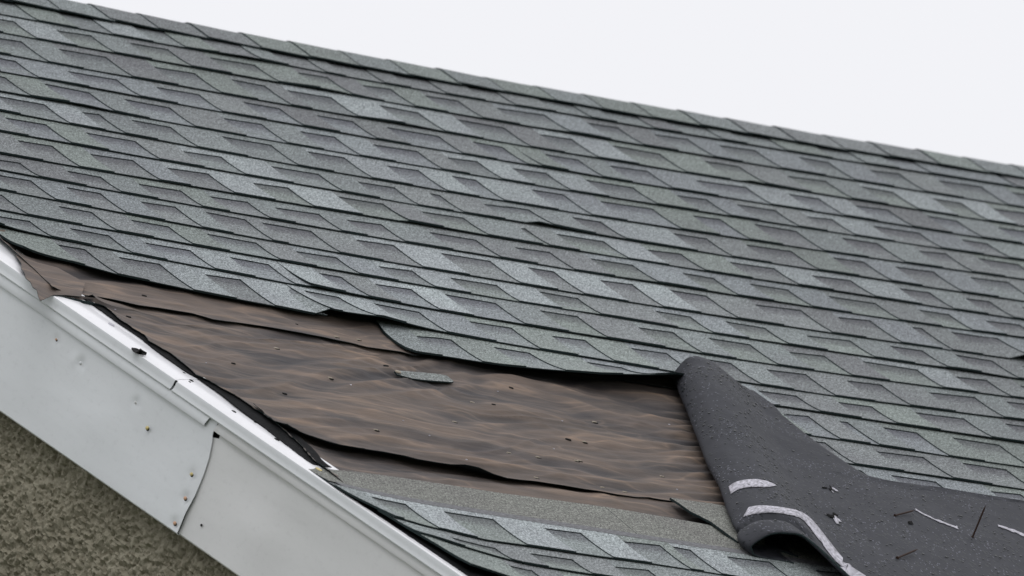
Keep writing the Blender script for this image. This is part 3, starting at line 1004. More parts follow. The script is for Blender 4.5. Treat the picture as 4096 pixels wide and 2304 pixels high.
# the ragged tongue of the top sheet that hangs over the flashing
def plate(pxs, hf, th, mats, name, parent=None, nsub=0, e=None, **kw):
    """a thin irregular piece: outline measured on the photograph, height hf(i) at each corner"""
    mb = MB()
    pts = [at(x, y, hf(i)) + (hf(i),) for i, (x, y) in enumerate(pxs)]
    cu, cv, ch = [float(np.mean([p[i] for p in pts])) for i in range(3)]
    rings = []
    for lvl, dz in (('t', 0.0), ('b', -th)):
        outer = [mb.vert(S(u, v, h + dz), (u, v)) for u, v, h in pts]
        mid = [mb.vert(S((u + cu) / 2, (v + cv) / 2, (h + ch) / 2 + dz + (.0006 if lvl == 't' else 0)), ((u + cu) / 2, (v + cv) / 2)) for u, v, h in pts]
        c = mb.vert(S(cu, cv, ch + dz), (cu, cv))
        rings.append((outer, mid, c))
    n = len(pts)
    area = sum(pts[i][0] * pts[(i + 1) % n][1] - pts[(i + 1) % n][0] * pts[i][1] for i in range(n))
    fl = 1 if area < 0 else -1
    for k_, (o_, m_, c) in enumerate(rings):
        mt = 0 if k_ == 0 else 1
        for i in range(n):
            i2 = (i + 1) % n
            for f in ((o_[i], o_[i2], m_[i2], m_[i]), (m_[i], m_[i2], c)):
                f = f if (fl > 0) == (k_ == 0) else f[::-1]
                mb.face(f, min(mt, len(mats) - 1), True)
    for i in range(n):
        i2 = (i + 1) % n
        q = [mb.vert(mb.v[x], mb.uv[x]) for x in (rings[0][0][i], rings[1][0][i], rings[1][0][i2], rings[0][0][i2])]
        mb.face(q if fl > 0 else q[::-1], len(mats) - 1, False)
    return mb.build(name, mats, parent, **kw)


TG = [(230, 1070, .006), (150, 1050, .008), (100, 1028, .009), (60, 1018, .012), (85, 1052, .018), (86, 1075, .020), (98, 1092, .022), (103, 1112, .022), (122, 1128, .024), (132, 1150, .024),
      (148, 1160, .024), (152, 1180, .024), (160, 1203, .022), (178, 1196, .018), (212, 1180, .012), (262, 1180, .013), (325, 1186, .013), (340, 1130, .009)]
tongue = [(x, y) for x, y, h_ in TG]
plate(tongue, lambda i: TG[i][2] + .003, .0012, [M_FELT, M_EDGE], 'felt_tongue', felt_up)


# ragged black strip between flashing and felt
wl_ = px_list(0, 900, 1.8114, [(545, 508), (620, 535), (700, 592), (850, 700), (1000, 800), (1130, 905), (1250, 990), (1350, 1060), (1435, 1105), (1600, 1222), (1750, 1342), (1900, 1452)]) \
    + px_list(0, 1500, 1.8021, [(1990, 445), (2080, 512), (2200, 605), (2255, 640)])
qM = [at(x, y, .0105) for x, y in wl_]
blk_l = interp([q[1] for q in qM], [q[0] for q in qM])
mm_ = MB()
blk_r = lambda v: max(blk_l(v) + .012, (felt_left(v) if v < 2.68 else felt_left_low(v)) + .012) + .022 * min(1, max(0, (v - 2.70) / .04))
slab(mm_, lambda v: blk_l(v) + jag(v, 9) * .5, blk_r, min(q[1] for q in qM), max(q[1] for q in qM), 8, 160,
     lambda u, v: .0098 + .0010 * noise.noise(Vector((u * 40, v * 40, 0))), .0015, top=0, edge=0)
blk = mm_.build('black_strip', [M_BLACK], origin=S(-2.58, 2.5, 0))
tag(blk, 'narrow ragged black strip showing between white drip edge and brown felt', 'black strip')


wl2 = px_list(1200, 1500, 1.8021, [(300, 838), (440, 935), (620, 1052), (800, 1172), (1000, 1306), (1190, 1434), (1400, 1576), (1600, 1710)])  # black sheet laid in for the shade under the lifted shingle ends
qM2 = [at(x, y, .0100) for x, y in wl2]
blk_l2 = interp([q[1] for q in qM2], [q[0] for q in qM2])
mm_ = MB()
slab(mm_, lambda v: blk_l2(v) + jag(v, 4) * .5, lambda v: blk_l2(v) + .14, min(q[1] for q in qM2), max(q[1] for q in qM2), 12, 80,
     lambda u, v: .0108 - .05 * max(0, u - blk_l2(v) - .01) + .0010 * noise.noise(Vector((u * 40, v * 40, 0))), .0015, top=0, edge=0)
blk = mm_.build('black_strip', [M_BLACK], origin=S(-2.4, 3.2, 0))
tag(blk, 'black shade strip under the lifted shingle ends beside the foot of the drip edge', 'black strip')


# staples and crumbs in the felt
def felt_h(u, v):
    if v < bU(u): return h_up(u, v)
    if v < bL(u): return h_mid(u, v)
    return h_lo(u, v)


def felt_obj(u, v):
    if v < bU(u): return felt_up
    if v < bL(u): return felt_mid
    return felt_lo


def surf_at(x, y, hf):
    h = 0.0
    for _ in range(6):
        u, v = at(x, y, h); h = hf(u, v)
    return u, v, h


def chunk(u, v, h, du, dv, dh, ang, mat, name, parent, **kw):
    """a small faceted bar: rounded ends, slightly crooked"""
    mb = MB()
    ca, sa = math.cos(ang), math.sin(ang)
    prof = [(-1, .35), (-.8, .9), (0, 1.0), (.8, .9), (1, .35)]
    rings = []
    for (s_, w) in prof:
        ring = []
        for (y_, z_) in ((-1, 0), (-.7, .8), (0, 1), (.7, .8), (1, 0)):
            a_, b_2 = s_ * du, y_ * dv * w
            ring.append(mb.vert(S(u + a_ * ca - b_2 * sa, v + a_ * sa + b_2 * ca, h + z_ * dh * w), (u, v)))
        rings.append(ring)
    for r0, r1 in zip(rings[:-1], rings[1:]):
        for q in range(4): mb.face((r0[q], r0[q + 1], r1[q + 1], r1[q]), 0, True)
    mb.face(rings[0][::-1], 0, False); mb.face(rings[-1], 0, False)
    return mb.build(name, [mat], parent, **kw)


ST8 = [(625, 541), (785, 561), (190, 622), (580, 840), (910, 1215), (1480, 1156), (1610, 1014), (2495, 1150), (2420, 1300), (1875, 1381), (2085, 1412), (2385, 1437)]
ST4 = [(2000, 895), (2390, 1110), (2435, 812)]
ST6 = [(1700, 742), (2178, 812), (2340, 845), (2125, 332), (1990, 620)]
ST7 = [(212, 875)]
DK8 = [(250, 953, 1.2), (985, 751, 1.4), (1765, 1030, 1.0), (1890, 912, 1.1), (2305, 1286, 1.4), (815, 1363, 1.1), (1155, 843, .8)]
DK4 = [(930, 668, 1.3), (1045, 515, 1.2), (1690, 1005, 1.1), (2060, 1225, 1.1), (600, 425, .8), (2150, 720, .7)]
DOT = [(1000, 1050, 1.8114, 730, 887), (1000, 1050, 1.8114, 1110, 1147), (1000, 1050, 1.8114, 1300, 1256), (1000, 1050, 1.8114, 2260, 1156), (1000, 1050, 1.8114, 1795, 936),
       (0, 900, 1.8114, 1493, 1000), (0, 900, 1.8114, 840, 598), (1200, 1500, 1.8021, 1200, 611), (1200, 1500, 1.8021, 1830, 533), (2500, 1300, 1.443, 300, 950), (2500, 1300, 1.443, 255, 575)]
for ox, oy, s, L in ((1000, 1050, 1.8114, ST8), (0, 900, 1.8114, ST4), (1200, 1500, 1.8021, ST6), (2500, 1300, 1.443, ST7)):
    for x, y in L:
        u, v, h = surf_at(ox + x / s, oy + y / s, felt_h)
        chunk(u + .002, v + .003, h - .0005, .0062, .0030, .0012, .1, M_HOLE_SHADOW, 'staple_shadow', felt_obj(u, v))  # dark bar set off below each staple as its painted shadow
        chunk(u, v, h, .0058, .0024, .0022, .12 + rng.uniform(-.2, .2), M_STAPLE, 'staple', felt_obj(u, v))
for ox, oy, s, L in ((1000, 1050, 1.8114, DK8), (0, 900, 1.8114, DK4)):
    for x, y, k in L:
        u, v, h = surf_at(ox + x / s, oy + y / s, felt_h)
        chunk(u, v, h, .0052 * k, .0026 * k, .0022 * k, .1 + rng.uniform(-.3, .3), M_DARKBIT, 'asphalt_crumb', felt_obj(u, v))
for ox, oy, s, x, y in DOT:
    u, v, h = surf_at(ox + x / s, oy + y / s, felt_h)
    chunk(u, v, h, .0022, .0016, .0015, 0, M_STRIP, 'pale_fleck', felt_obj(u, v))

# torn scrap lying on the felt
scrap = px_list(1000, 1050, 1.8114, [(1046, 786), (1062, 778), (1085, 783), (1150, 788), (1240, 796), (1340, 805), (1425, 818), (1450, 838), (1476, 860), (1462, 866), (1350, 857), (1260, 850), (1180, 840), (1110, 822), (1065, 808)])
su, sv = at(*scrap[9]); hs_ = max(felt_h(*at(x, y)) for x, y in scrap) + .0015
o = plate(scrap, lambda i: hs_ + (.002 if i in (0, 1) else 0), .0032, [M_TAB, M_EDGE], 'shingle_scrap', None, color=(.20, .215, .21))
tag(o, 'small torn strip of grey shingle lying on the brown felt', 'shingle scrap')
u, v, h = surf_at(1592, 1488, lambda u, v: hs_ + .003)
chunk(u, v, h, .007, .006, .003, .2, M_STAPLE, 'nail_head', o)
corner = [(2680, 1990), (2730, 1998), (2790, 2006), (2850, 2014), (2990, 2040), (3060, 2100), (3060, 2180), (2950, 2165), (2900, 2128), (2846, 2088), (2800, 2064), (2763, 2046), (2715, 2012)]
o = plate(corner, lambda i: .010 + (.004 if i > 7 else 0), .005, [M_HEAD, M_EDGE], 'shingle_scrap', None)
tag(o, 'granule faced shingle corner poking out at the foot of the folded mat', 'shingle scrap')

# ------------------------------------------------------------------ white rake trim
trim = thing('rake_trim', RK(0.8, 0, -.12), 'white metal fascia and drip edge running down the gable edge', 'roof trim')


DENTS = []
for (x, y, da_, ds_) in ((226, 1358, -.003, .010), (323, 1452, -.005, .012), (300, 1440, .002, .015), (543, 1610, -.004, .011), (767, 1897, -.003, .012), (742, 1993, -.004, .012), (700, 2093, -.004, .012),
                         (150, 1430, .003, .09), (640, 1760, -.003, .08), (380, 1700, .002, .06), (1000, 2200, .006, .09), (1150, 2150, -.003, .08), (1000, 1900, -.003, .10)):
    DENTS.append((*rk_at(x, y, a=0.0), da_, ds_))


def strip(name, mats, prof, r0, r1, nr, th=.0012, wob=.0, seed=0, face_from=None):
    """folded sheet metal: prof = [(a, k, inward, up)], swept down the rake from r0(q) to r1(q)"""
    mb = MB()
    m = len(prof)
    # arc length
    pts0 = [E_A * a - E_O * i_ + E_K * k_ + RN * h_ for a, k_, i_, h_ in prof]
    arc = [0.0]
    for q in range(1, m): arc.append(arc[-1] + float(np.linalg.norm(pts0[q] - pts0[q - 1])))
    g = []
    for i in range(nr + 1):
        row = []
        for q in range(m):
            r = r0(q) + (r1(q) - r0(q)) * i / nr
            w = wob * noise.noise(Vector((r * 3.0, arc[q] * 7, seed))) if wob else 0
            if prof[q][2] == 0 and prof[q][1] < -.05:
                for dr_, dk_, da_, ds_ in DENTS: w += da_ * math.exp(-((r - dr_) ** 2 + (prof[q][1] - dk_) ** 2) / ds_ ** 2)
            P = RA + E_D * r + pts0[q] + E_A * w
            row.append(mb.vert(P, (r, arc[q] + seed)))
        g.append(row)
    for i in range(nr):
        for q in range(m - 1):
            mb.face((g[i][q], g[i][q + 1], g[i + 1][q + 1], g[i + 1][q]), 0 if face_from is None or q < face_from else 1, True)
    o = mb.build(name, mats, trim)
    s_ = o.modifiers.new('gauge', 'SOLIDIFY'); s_.thickness = th; s_.offset = 0
    es = o.modifiers.new('crisp', 'EDGE_SPLIT'); es.split_angle = math.radians(35)
    return o


# joints (rake distance as a function of the profile point)
def rj(pts, a):
    q = [rk_at(x, y, a=a) for x, y in pts]
    return interp([k for r, k in q], [r for r, k in q])


RT, RBm = -0.5, 2.2
jf = rj([(850, 1735), (848, 1765), (835, 1830), (812, 1900), (778, 1985), (745, 2050), (712, 2128)], 0.0)
fk = [-.014, -.030, -.049] + [-.055 - .0055 * q for q in range(39)] + [-.270, -.2745]
def fprof(a): return [(a, k, 0, 0) for k in fk] + [(a - .004, -.2775, 0, 0), (a - .05, -.278, 0, 0)]
fp1 = fprof(.000); fp2 = fprof(-.007)
kq = lambda prof: (lambda q: jf(max(-.2745, min(-.04, prof[q][1]))))
J1 = kq(fp1)
strip('fascia_board', [M_PAINT], fp1, lambda q: RT, J1, 240, wob=.004, seed=1)
strip('fascia_board', [M_PAINT2], fp2, lambda q: J1(q) + (.016 if fp2[q][1] > -.06 else -.004), lambda q: RBm, 160, wob=.004, seed=2)
sf = MB()
ids = [sf.vert(RK(r_, a_, k_), (r_, k_)) for r_ in (RT, RBm) for a_, k_ in ((-.017, -.012), (-.017, -.265), (-.043, -.265), (-.043, -.012))]
for q in range(4): sf.face((ids[q], ids[(q + 1) % 4], ids[(q + 1) % 4 + 4], ids[q + 4]), 0, False)
sf.face(ids[:4][::-1], 0, False); sf.face(ids[4:], 0, False)
sf.build('rake_board', [M_DECK], trim)
# moulding below the drip edge
tp = [(-.004, -.018, 0, 0), (.0045, -.0235, 0, 0), (.0050, -.0265, 0, 0), (.0065, -.035, 0, 0), (.0070, -.043, 0, 0), (.0060, -.0468, 0, 0), (.001, -.0478, 0, 0), (-.004, -.0480, 0, 0)]
rm0 = rk_at(835, 1668, a=.01)[0]; rm1 = rk_at(803, 1716, a=.01)[0]
mid_end = lambda q: rm0 + (rm1 - rm0) * min(1, max(0, (-tp[q][1] - .0245) / .022))
strip('trim_moulding', [M_PAINT], tp, lambda q: RT, mid_end, 50, seed=3)
tp2 = [(a - .005, k + .001, i, h) for a, k, i, h in tp]
strip('trim_moulding', [M_PAINT2], tp2, lambda q: mid_end(q) + .026, lambda q: RBm, 50, seed=4)
# drip edge: wide flange on the roof, rounded nose, short face
def dprof(off):
    return [(.0, .0, .120, -.0085 + off), (0, 0, .110, -.0070 + off), (0, 0, .080, -.0062 + off), (0, 0, .066, -.0056 + off), (0, 0, .062, -.0034 + off), (0, 0, .036, -.0022 + off),
            (0, 0, .012, -.0006 + off), (0, 0, .0, .0 + off), (.006, .0000 + off, 0, 0), (.0085, -.0012 + off, 0, 0), (.0090, -.003, 0, 0),
            (.0078, -.011, 0, 0), (.0082, -.018, 0, 0), (.0095, -.0225, 0, 0), (.0075, -.0252, 0, 0), (.000, -.0258, 0, 0)]
d1 = dprof(.0012); d2 = dprof(0.0)
rA = rk_at(702, 1524, a=.009)[0]; rB = rk_at(676, 1560, a=.009)[0]
def dend(q):
    if q <= 7: return 0.30 + (rA - 0.30) * q / 7 if False else rA - .004 - .03 * (7 - q) / 7
    return rA + (rB - rA) * (q - 8) / 7
strip('drip_edge', [M_FLANGE, M_PAINT], d1, lambda q: RT, dend, 60, wob=.001, seed=5, face_from=9)
strip('drip_edge', [M_FLANGE, M_PAINT], d2, lambda q: dend(q) + (.0 if q <= 7 else .006) - (.03 if q <= 7 else 0), lambda q: RBm, 60, wob=.001, seed=6, face_from=9)


def stud(P, nrm, rad, hgt, mat, name, parent, sx=1.0):
    mb = MB()
    nrm = nrm / np.linalg.norm(nrm)
    t1 = E_D; t2 = np.cross(nrm, t1); t2 /= np.linalg.norm(t2); t1 = np.cross(t2, nrm)
    rings = []
    for (rr, zz) in ((1, 0), (.92, .6), (.5, 1.0)):
        rings.append([mb.vert(P + t1 * rad * rr * math.cos(q * math.pi / 5) * sx + t2 * rad * rr * math.sin(q * math.pi / 5) + nrm * hgt * zz) for q in range(10)])
    c = mb.vert(P + nrm * hgt)
    for r0_, r1_ in zip(rings[:-1], rings[1:]):
        for q in range(10): mb.face((r0_[q], r0_[(q + 1) % 10], r1_[(q + 1) % 10], r1_[q]), 0, True)
    for q in range(10): mb.face((rings[-1][q], rings[-1][(q + 1) % 10], c), 0, True)
    return mb.build(name, [mat], parent)


for (x, y, mat, rad, nm) in ((590, 1712, M_SCREW, .0045, 'screw'), (767, 1897, M_SCREW, .0042, 'screw'), (742, 1993, M_SCREWR, .0042, 'screw'), (700, 2093, M_SCREWR, .0044, 'screw'),
                             (226, 1358, M_SCREWR, .0026, 'screw'), (543, 1610, M_PAINT2, .0030, 'screw'), (323, 1452, M_PAINT, .0035, 'screw')):
    r, k = rk_at(x, y, a=.004)
    stud(RK(r + .0015, .0005 + .003, k - .0015), E_A, rad * 1.05, .0012, M_HOLE_SHADOW if mat in (M_SCREW, M_SCREWR) else M_PAINT2, 'screw_disc', trim)  # slightly larger disc, set a little down the rake behind each head
    stud(RK(r, .0025 + .002, k), E_A, rad, .003, mat, nm, trim)
r, k = rk_at(806, 2101, a=-.004)
stud(RK(r, -.004, k), E_A, .003, .002, M_HOLE_SHADOW, 'nail_hole', trim)
for (x, y, rad) in ((765, 1524, .004), (758, 1530, .0025), (935, 1648, .0045), (1107, 1760, .0050), (735, 1494, .003), (1020, 1690, .0025)):
    u, v = at(x, y, .008)
    stud(S(u, v, .009), RN, rad, .0014, M_HOLE_SHADOW, 'nail_hole', trim, sx=1.5)
for (x, y) in ((445, 1298), (1275, 1877)):
    u, v = at(x, y, .010)
    stud(S(u, v, .010), RN, .006, .0018, M_STRIP if x < 1000 else M_SCREW, 'nail_head', trim, sx=1.6)

clip = [(527, 1390), (545, 1392), (557, 1397), (562, 1393), (570, 1400), (588, 1410), (586, 1416), (572, 1415), (560, 1412), (545, 1408), (535, 1402)]
o = plate(clip, lambda i: .016 + .010 * (i in (3, 4)) + .004 * (i % 2), .003, [M_DARKBIT], 'felt_scrap', None)
tag(o, 'crumpled black felt scrap stuck on the white drip edge', 'scrap')

# ------------------------------------------------------------------ the folded-back shingle mat
flap = thing('folded_shingle_mat', S(-1.0, 2.6, .02), 'dark shingle mat peeled back with its wet underside up, right of the bare felt', 'shingle mat')
SIL = [(2708, 1512), (2722, 1560), (2740, 1600), (2765, 1660), (2795, 1740), (2830, 1830), (2868, 1905), (2898, 1985), (2912, 2025), (2935, 2078), (2949, 2104), (2954, 2113), (2951, 2135), (2958, 2168), (2985, 2210), (3004, 2232)]
ps = [at(x, y, .030) for x, y in SIL]
uLf = interp([q[1] for q in ps], [q[0] for q in ps])
REDGE = [(2.02, -.775), (2.10, -.765), (2.154, -.777), (2.343, -.777), (2.43, -.757), (2.472, -.739), (2.484, -.67), (2.490, -.5), (2.498, -.316), (2.506, .0), (2.52, .6), (3.4, .9)]
uRf = interp([a for a, b in REDGE], [b for a, b in REDGE])
VT = 2.025


def vendf(u):
    t = max(0.0, min(1.0, (u + 1.33) / .08))
    return 3.066 + .14 * t * t * (3 - 2 * t) + .3 * max(0, min(.6, u + 1.25))


def catmull(P, n):
    P = np.array(P); P = np.vstack([2 * P[0] - P[1], P, 2 * P[-1] - P[-2]])
    out_ = []
    for i in range(1, len(P) - 2):
        for q in range(n):
            t = q / n
            a_, b_2, c_, d_ = P[i - 1], P[i], P[i + 1], P[i + 2]
            out_.append(.5 * ((2 * b_2) + (-a_ + c_) * t + (2 * a_ - 5 * b_2 + 4 * c_ - d_) * t * t + (-a_ + 3 * b_2 - 3 * c_ + d_) * t ** 3))
    out_.append(P[-2])
    return np.array(out_)


vlist = sorted(list(np.linspace(VT, 2.44, 26)) + list(np.linspace(2.45, 2.53, 24)) + list(np.linspace(2.54, 3.062, 44)))
FG = []
for v in vlist:
    f = (v - VT) / (3.062 - VT)
    uL = uLf(v) + .028 * max(0.0, (v - 3.0) / .062) ** 2 + .014 * math.exp(-((v - 2.968) / .010) ** 2)
    # a pinch where the roll has creased above its last lobe
    pin = math.exp(-((v - 2.965) / .018) ** 2)
    cr = .082 - .012 * f + .004 * math.sin(f * 9) - .022 * pin
    co = .055 + .055 * f
    fo = .235 - .015 * f
    uR = uRf(v)
    fo = min(fo, uR - uL - .01)
    rest = .022
    P = [(uL + .12, .004), (uL + .06, .003), (uL + .022, .006), (uL + .004, .016), (uL, .032), (uL + .3 * co, .032 + .72 * (cr - .032)), (uL + .65 * co, cr * .97), (uL + co, cr),
         (uL + co + .22 * (fo - co), cr * .93), (uL + co + .5 * (fo - co), cr * .60 + rest * .3), (uL + co + .78 * (fo - co), cr * .17 + rest * .92), (uL + fo, rest)]
    P = [(max(a_, uL), b_2) for a_, b_2 in P]
    C = list(catmull(P, 5))
    NS = 40
    for q in range(1, NS + 1):
        g_ = (q / NS)
        C.append(np.array([uL + fo + (uR - uL - fo) * g_, rest]))
    row = []
    for (uu, hh) in C:
        vv = v
        if v > 2.6:   # butt end is not square
            vv = v + (vendf(uu) - 3.062) * ((v - 2.6) / .462) ** 2
            if uu > -1.1: vv += .35 * ((v - 2.6) / .462) ** 2 * min(1, (uu + 1.1) * 2)
        nn = .0035 * noise.noise(Vector((uu * 7, vv * 5, 0))) + .0012 * noise.noise(Vector((uu * 25, vv * 20, 0)))
        if hh > .012: hh = hh + nn
        row.append((uu, vv, hh))
    FG.append(row)
fm = MB()
idx = [[fm.vert(S(*q), (0, 0)) for q in row] for row in FG]
# uv by arc length so that drops keep their size round the roll
for i, row in enumerate(idx):
    acc = 0.0
    for q, vi in enumerate(row):
        if q: acc += float(np.linalg.norm(np.array(fm.v[vi]) - np.array(fm.v[row[q - 1]])))
        fm.uv[vi] = (acc + uLf(vlist[i]), vlist[i] * 1.0)
for i in range(len(idx) - 1):
    for q in range(len(idx[0]) - 1):
        fm.face((idx[i][q], idx[i + 1][q], idx[i + 1][q + 1], idx[i][q + 1]), 0, True)
fo_ = fm.build('mat_underside', [M_FLAP, M_EDGE], flap)
sm_ = fo_.modifiers.new('mat_thickness', 'SOLIDIFY'); sm_.thickness = .0045; sm_.offset = -1
sm_.material_offset_rim = 1

# points on the visible side of the mat
samp = []
for i, row in enumerate(FG):
    for q, c in enumerate(row):
        if q < 18: continue
        P = S(*c)
        samp.append((pix(P), i, q))
SP_ = np.array([s[0] for s in samp])


def on_flap(x, y, lift=.0015):
    """surface point of the mat seen at a measured spot (bilinear refinement between grid points)"""
    d = ((SP_ - np.array([x, y])) ** 2).sum(1)
    n_ = int(np.argmin(d)); _, i, q = samp[n_]
    best = None
    for i0 in (i - 1, i):
        for q0 in (q - 1, q):
            if i0 < 0 or q0 < 0 or i0 + 1 >= len(FG) or q0 + 1 >= len(FG[0]): continue
            c00, c10, c01, c11 = [np.array(S(*FG[a_][b_2])) for a_, b_2 in ((i0, q0), (i0 + 1, q0), (i0, q0 + 1), (i0 + 1, q0 + 1))]
            s_, t_ = .5, .5
            Fn = lambda s_, t_: (1 - s_) * (1 - t_) * c00 + s_ * (1 - t_) * c10 + (1 - s_) * t_ * c01 + s_ * t_ * c11
            for _ in range(5):
                p0 = pix(Fn(s_, t_)); J = np.stack([(pix(Fn(s_ + .01, t_)) - p0) / .01, (pix(Fn(s_, t_ + .01)) - p0) / .01], 1)
                if abs(np.linalg.det(J)) < 1e-6: break
                dd = np.linalg.solve(J, np.array([x, y]) - p0)
                s_ += dd[0]; t_ += dd[1]
            miss = max(0, -s_, s_ - 1) + max(0, -t_, t_ - 1)
            s_ = min(1, max(0, s_)); t_ = min(1, max(0, t_))
            if best is None or miss < best[0]:
                nn = np.cross(c10 - c00, c01 - c00); nn = nn / (np.linalg.norm(nn) + 1e-12)
                if nn @ (CLOC - c00) < 0: nn = -nn
                best = (miss, Fn(s_, t_), nn)
    return best[1] + best[2] * lift, best[2]


def ribbon(up, lo, name, mat, label=None, sub=5, lift=.0016):
    mb = MB()
    n_ = min(len(up), len(lo))
    U_ = catmull(up, sub); L_ = catmull(lo, sub)
    prev = None
    for a_, b_2 in zip(U_, L_):
        row = []
        for t in (0, .33, .66, 1):
            P, nn = on_flap(a_[0] * (1 - t) + b_2[0] * t, a_[1] * (1 - t) + b_2[1] * t, lift)
            row.append(mb.vert(P, (a_[0] / 1700, t * .03)))
        if prev:
            for q in range(3): mb.face((prev[q], prev[q + 1], row[q + 1], row[q]), 0, True)
        prev = row
    o = mb.build(name, [mat], flap)
    s_ = o.modifiers.new('film', 'SOLIDIFY'); s_.thickness = .0006; s_.offset = 0
    return o


def P7(L): return px_list(2500, 1300, 1.443, L)


ribbon(P7([(600, 935), (640, 910), (700, 896), (760, 894), (820, 905), (872, 928)]),
       P7([(612, 978), (650, 955), (700, 942), (755, 938), (810, 940), (866, 932)]), 'release_strip', M_STRIP)
ribbon(P7([(715, 1055), (780, 1045), (880, 1052), (970, 1068), (1030, 1090), (1090, 1140), (1170, 1240), (1250, 1340), (1320, 1405), (1390, 1452)]),
       P7([(682, 1112), (740, 1095), (850, 1085), (950, 1100), (1010, 1118), (1055, 1160), (1130, 1260), (1210, 1360), (1285, 1425), (1350, 1470)]), 'release_strip', M_STRIP)
ribbon(P7([(1672, 1070), (1760, 1108), (1850, 1145), (1925, 1172)]), P7([(1680, 1078), (1758, 1115), (1845, 1153), (1923, 1180)]), 'release_strip', M_STRIP)
ribbon(P7([(2150, 1156), (2200, 1170), (2250, 1188), (2310, 1212)]), P7([(2155, 1168), (2200, 1182), (2245, 1202), (2305, 1226)]), 'release_strip', M_STRIP)
ribbon(P7([(1185, 955), (1200, 944), (1228, 960)]), P7([(1195, 960), (1205, 962), (1229, 963)]), 'release_scrap', M_STRIP)
ribbon(P7([(1205, 1100), (1225, 1118), (1252, 1142)]), P7([(1200, 1118), (1215, 1140), (1253, 1147)]), 'release_scrap', M_STRIP)
ribbon(P7([(1160, 1095), (1185, 1094), (1232, 1100)]), P7([(1185, 1115), (1200, 1114), (1228, 1106)]), 'slit', M_HOLE_SHADOW, lift=.002)
ribbon(P7([(1630, 1138), (1645, 1136), (1660, 1146)]), P7([(1632, 1144), (1645, 1150), (1658, 1150)]), 'slit', M_HOLE_SHADOW, lift=.002)
ribbon(P7([(1135, 938), (1165, 940), (1200, 942)]), P7([(1138, 944), (1165, 947), (1200, 947)]), 'slit', M_HOLE_SHADOW, lift=.002)


def nail(x0, y0, x1, y1, rad, h0, h1, name='nail', mat=None):
    a_, nn = on_flap(x0, y0, h0)
    # tip: a point above the mat seen at x1, y1
    u, v = at(x1, y1, .022 + h1)
    b_2 = S(u, v, .022 + h1)
    mb = MB()
    d = b_2 - a_; Ln = np.linalg.norm(d); d = d / Ln
    t1 = np.cross(d, np.array([.3, .5, .8])); t1 /= np.linalg.norm(t1); t2 = np.cross(d, t1)
    secs = []
    for (t, rr) in ((0, 1.9), (.02, 1.9), (.025, 1), (.85, 1), (1, .15)):
        secs.append([mb.vert(a_ + d * Ln * t + (t1 * math.cos(q * math.pi / 3) + t2 * math.sin(q * math.pi / 3)) * rad * rr) for q in range(6)])
    for r0_, r1_ in zip(secs[:-1], secs[1:]):
        for q in range(6): mb.face((r0_[q], r0_[(q + 1) % 6], r1_[(q + 1) % 6], r1_[q]), 0, True)
    mb.face(secs[0][::-1], 0, False); mb.face(secs[-1], 0, False)
    return mb.build(name, [mat or M_NAIL], flap)


nail(2500 + 2006 / 1.443, 1300 + 1225 / 1.443, 2500 + 2082 / 1.443, 1300 + 1040 / 1.443, .0022, .0, .078)
nail(2500 + 1558 / 1.443, 1300 + 1108 / 1.443, 2500 + 1672 / 1.443, 1300 + 1070 / 1.443, .0019, .002, .012)
nail(2500 + 1556 / 1.443, 1300 + 1334 / 1.443, 2500 + 1690 / 1.443, 1300 + 1294 / 1.443, .0022, .002, .012)

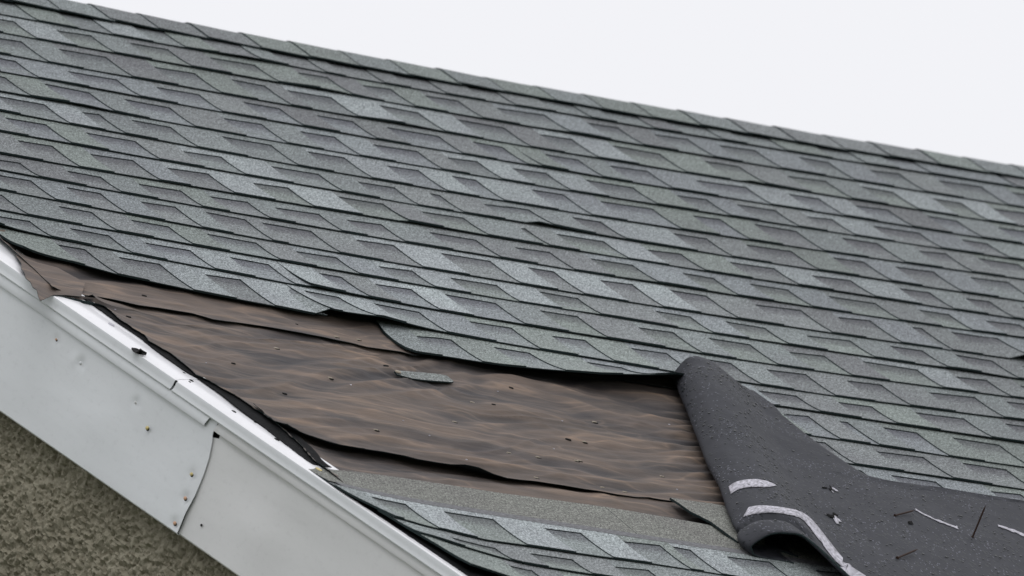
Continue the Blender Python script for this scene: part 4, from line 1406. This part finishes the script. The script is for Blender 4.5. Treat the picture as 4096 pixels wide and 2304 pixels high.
# rain drops standing on the wet underside
dm = MB()
cells = []
for i in range(len(FG) - 1):
    for q in range(20, len(FG[0]) - 1):
        if FG[i][q][0] > .3: continue
        A_, B_, D_ = np.array(S(*FG[i][q])), np.array(S(*FG[i + 1][q])), np.array(S(*FG[i][q + 1]))
        nn = np.cross(B_ - A_, D_ - A_); ar = float(np.linalg.norm(nn))
        if ar < 1e-9: continue
        nn = nn / ar
        if nn @ (CLOC - A_) < 0: nn = -nn
        u_, v_ = FG[i][q][0], FG[i][q][1]
        dens = max(0.05, .55 + 1.6 * noise.noise(Vector((u_ * 6, v_ * 5, 9)))) * (1.6 if q < 55 else .8)
        cells.append((ar * dens, A_, B_ - A_, D_ - A_, nn))
cum = np.cumsum([c[0] for c in cells])
for _ in range(2600):
    c = cells[min(len(cells) - 1, int(np.searchsorted(cum, rng.random() * cum[-1])))]
    P = c[1] + c[2] * rng.random() + c[3] * rng.random()
    nn = c[4]; t1 = np.cross(nn, E_D); t1 /= np.linalg.norm(t1); t2 = np.cross(nn, t1)
    rad = min(.0042, .0014 + rng.expovariate(1 / .0009))
    ring = [dm.vert(P + (t1 * math.cos(q * math.pi / 3) + t2 * math.sin(q * math.pi / 3)) * rad) for q in range(6)]
    mid_ = [dm.vert(P + (t1 * math.cos(q * math.pi / 3) + t2 * math.sin(q * math.pi / 3)) * rad * .7 + nn * rad * .45) for q in range(6)]
    top_ = dm.vert(P + nn * rad * .6)
    for q in range(6):
        dm.face((ring[q], ring[(q + 1) % 6], mid_[(q + 1) % 6], mid_[q]), 0, True)
        dm.face((mid_[q], mid_[(q + 1) % 6], top_), 0, True)
tag(dm.build('rain_drops', [M_DROP], flap), kind='stuff')

# bits of moss and litter along the torn felt edge
mo = MB()
for q in range(260):
    t = rng.random()
    x = 1010 + 290 * t + rng.gauss(0, 6); y = 1655 + 205 * t + rng.gauss(0, 9)
    if rng.random() < .3: x = 560 + 400 * rng.random(); y = 1330 + (x - 560) * .72 + rng.gauss(0, 5)
    u, v = at(x, y, -.006)
    s_ = rng.uniform(.0012, .004)
    P = S(u, v, -.010 + rng.uniform(0, .006))
    vs_ = [mo.vert(P + np.array([rng.gauss(0, 1), rng.gauss(0, 1), rng.gauss(0, 1)]) * s_) for _ in range(4)]
    for f in ((0, 1, 2), (0, 2, 3), (0, 3, 1), (1, 3, 2)): mo.face([vs_[i] for i in f], 0, False)
tag(mo.build('roof_litter', [M_MOSS]), 'mossy brown litter in the gap beside the drip edge', 'litter', kind='stuff')

for o in bpy.data.objects:
    if '_o' in o: del o['_o']
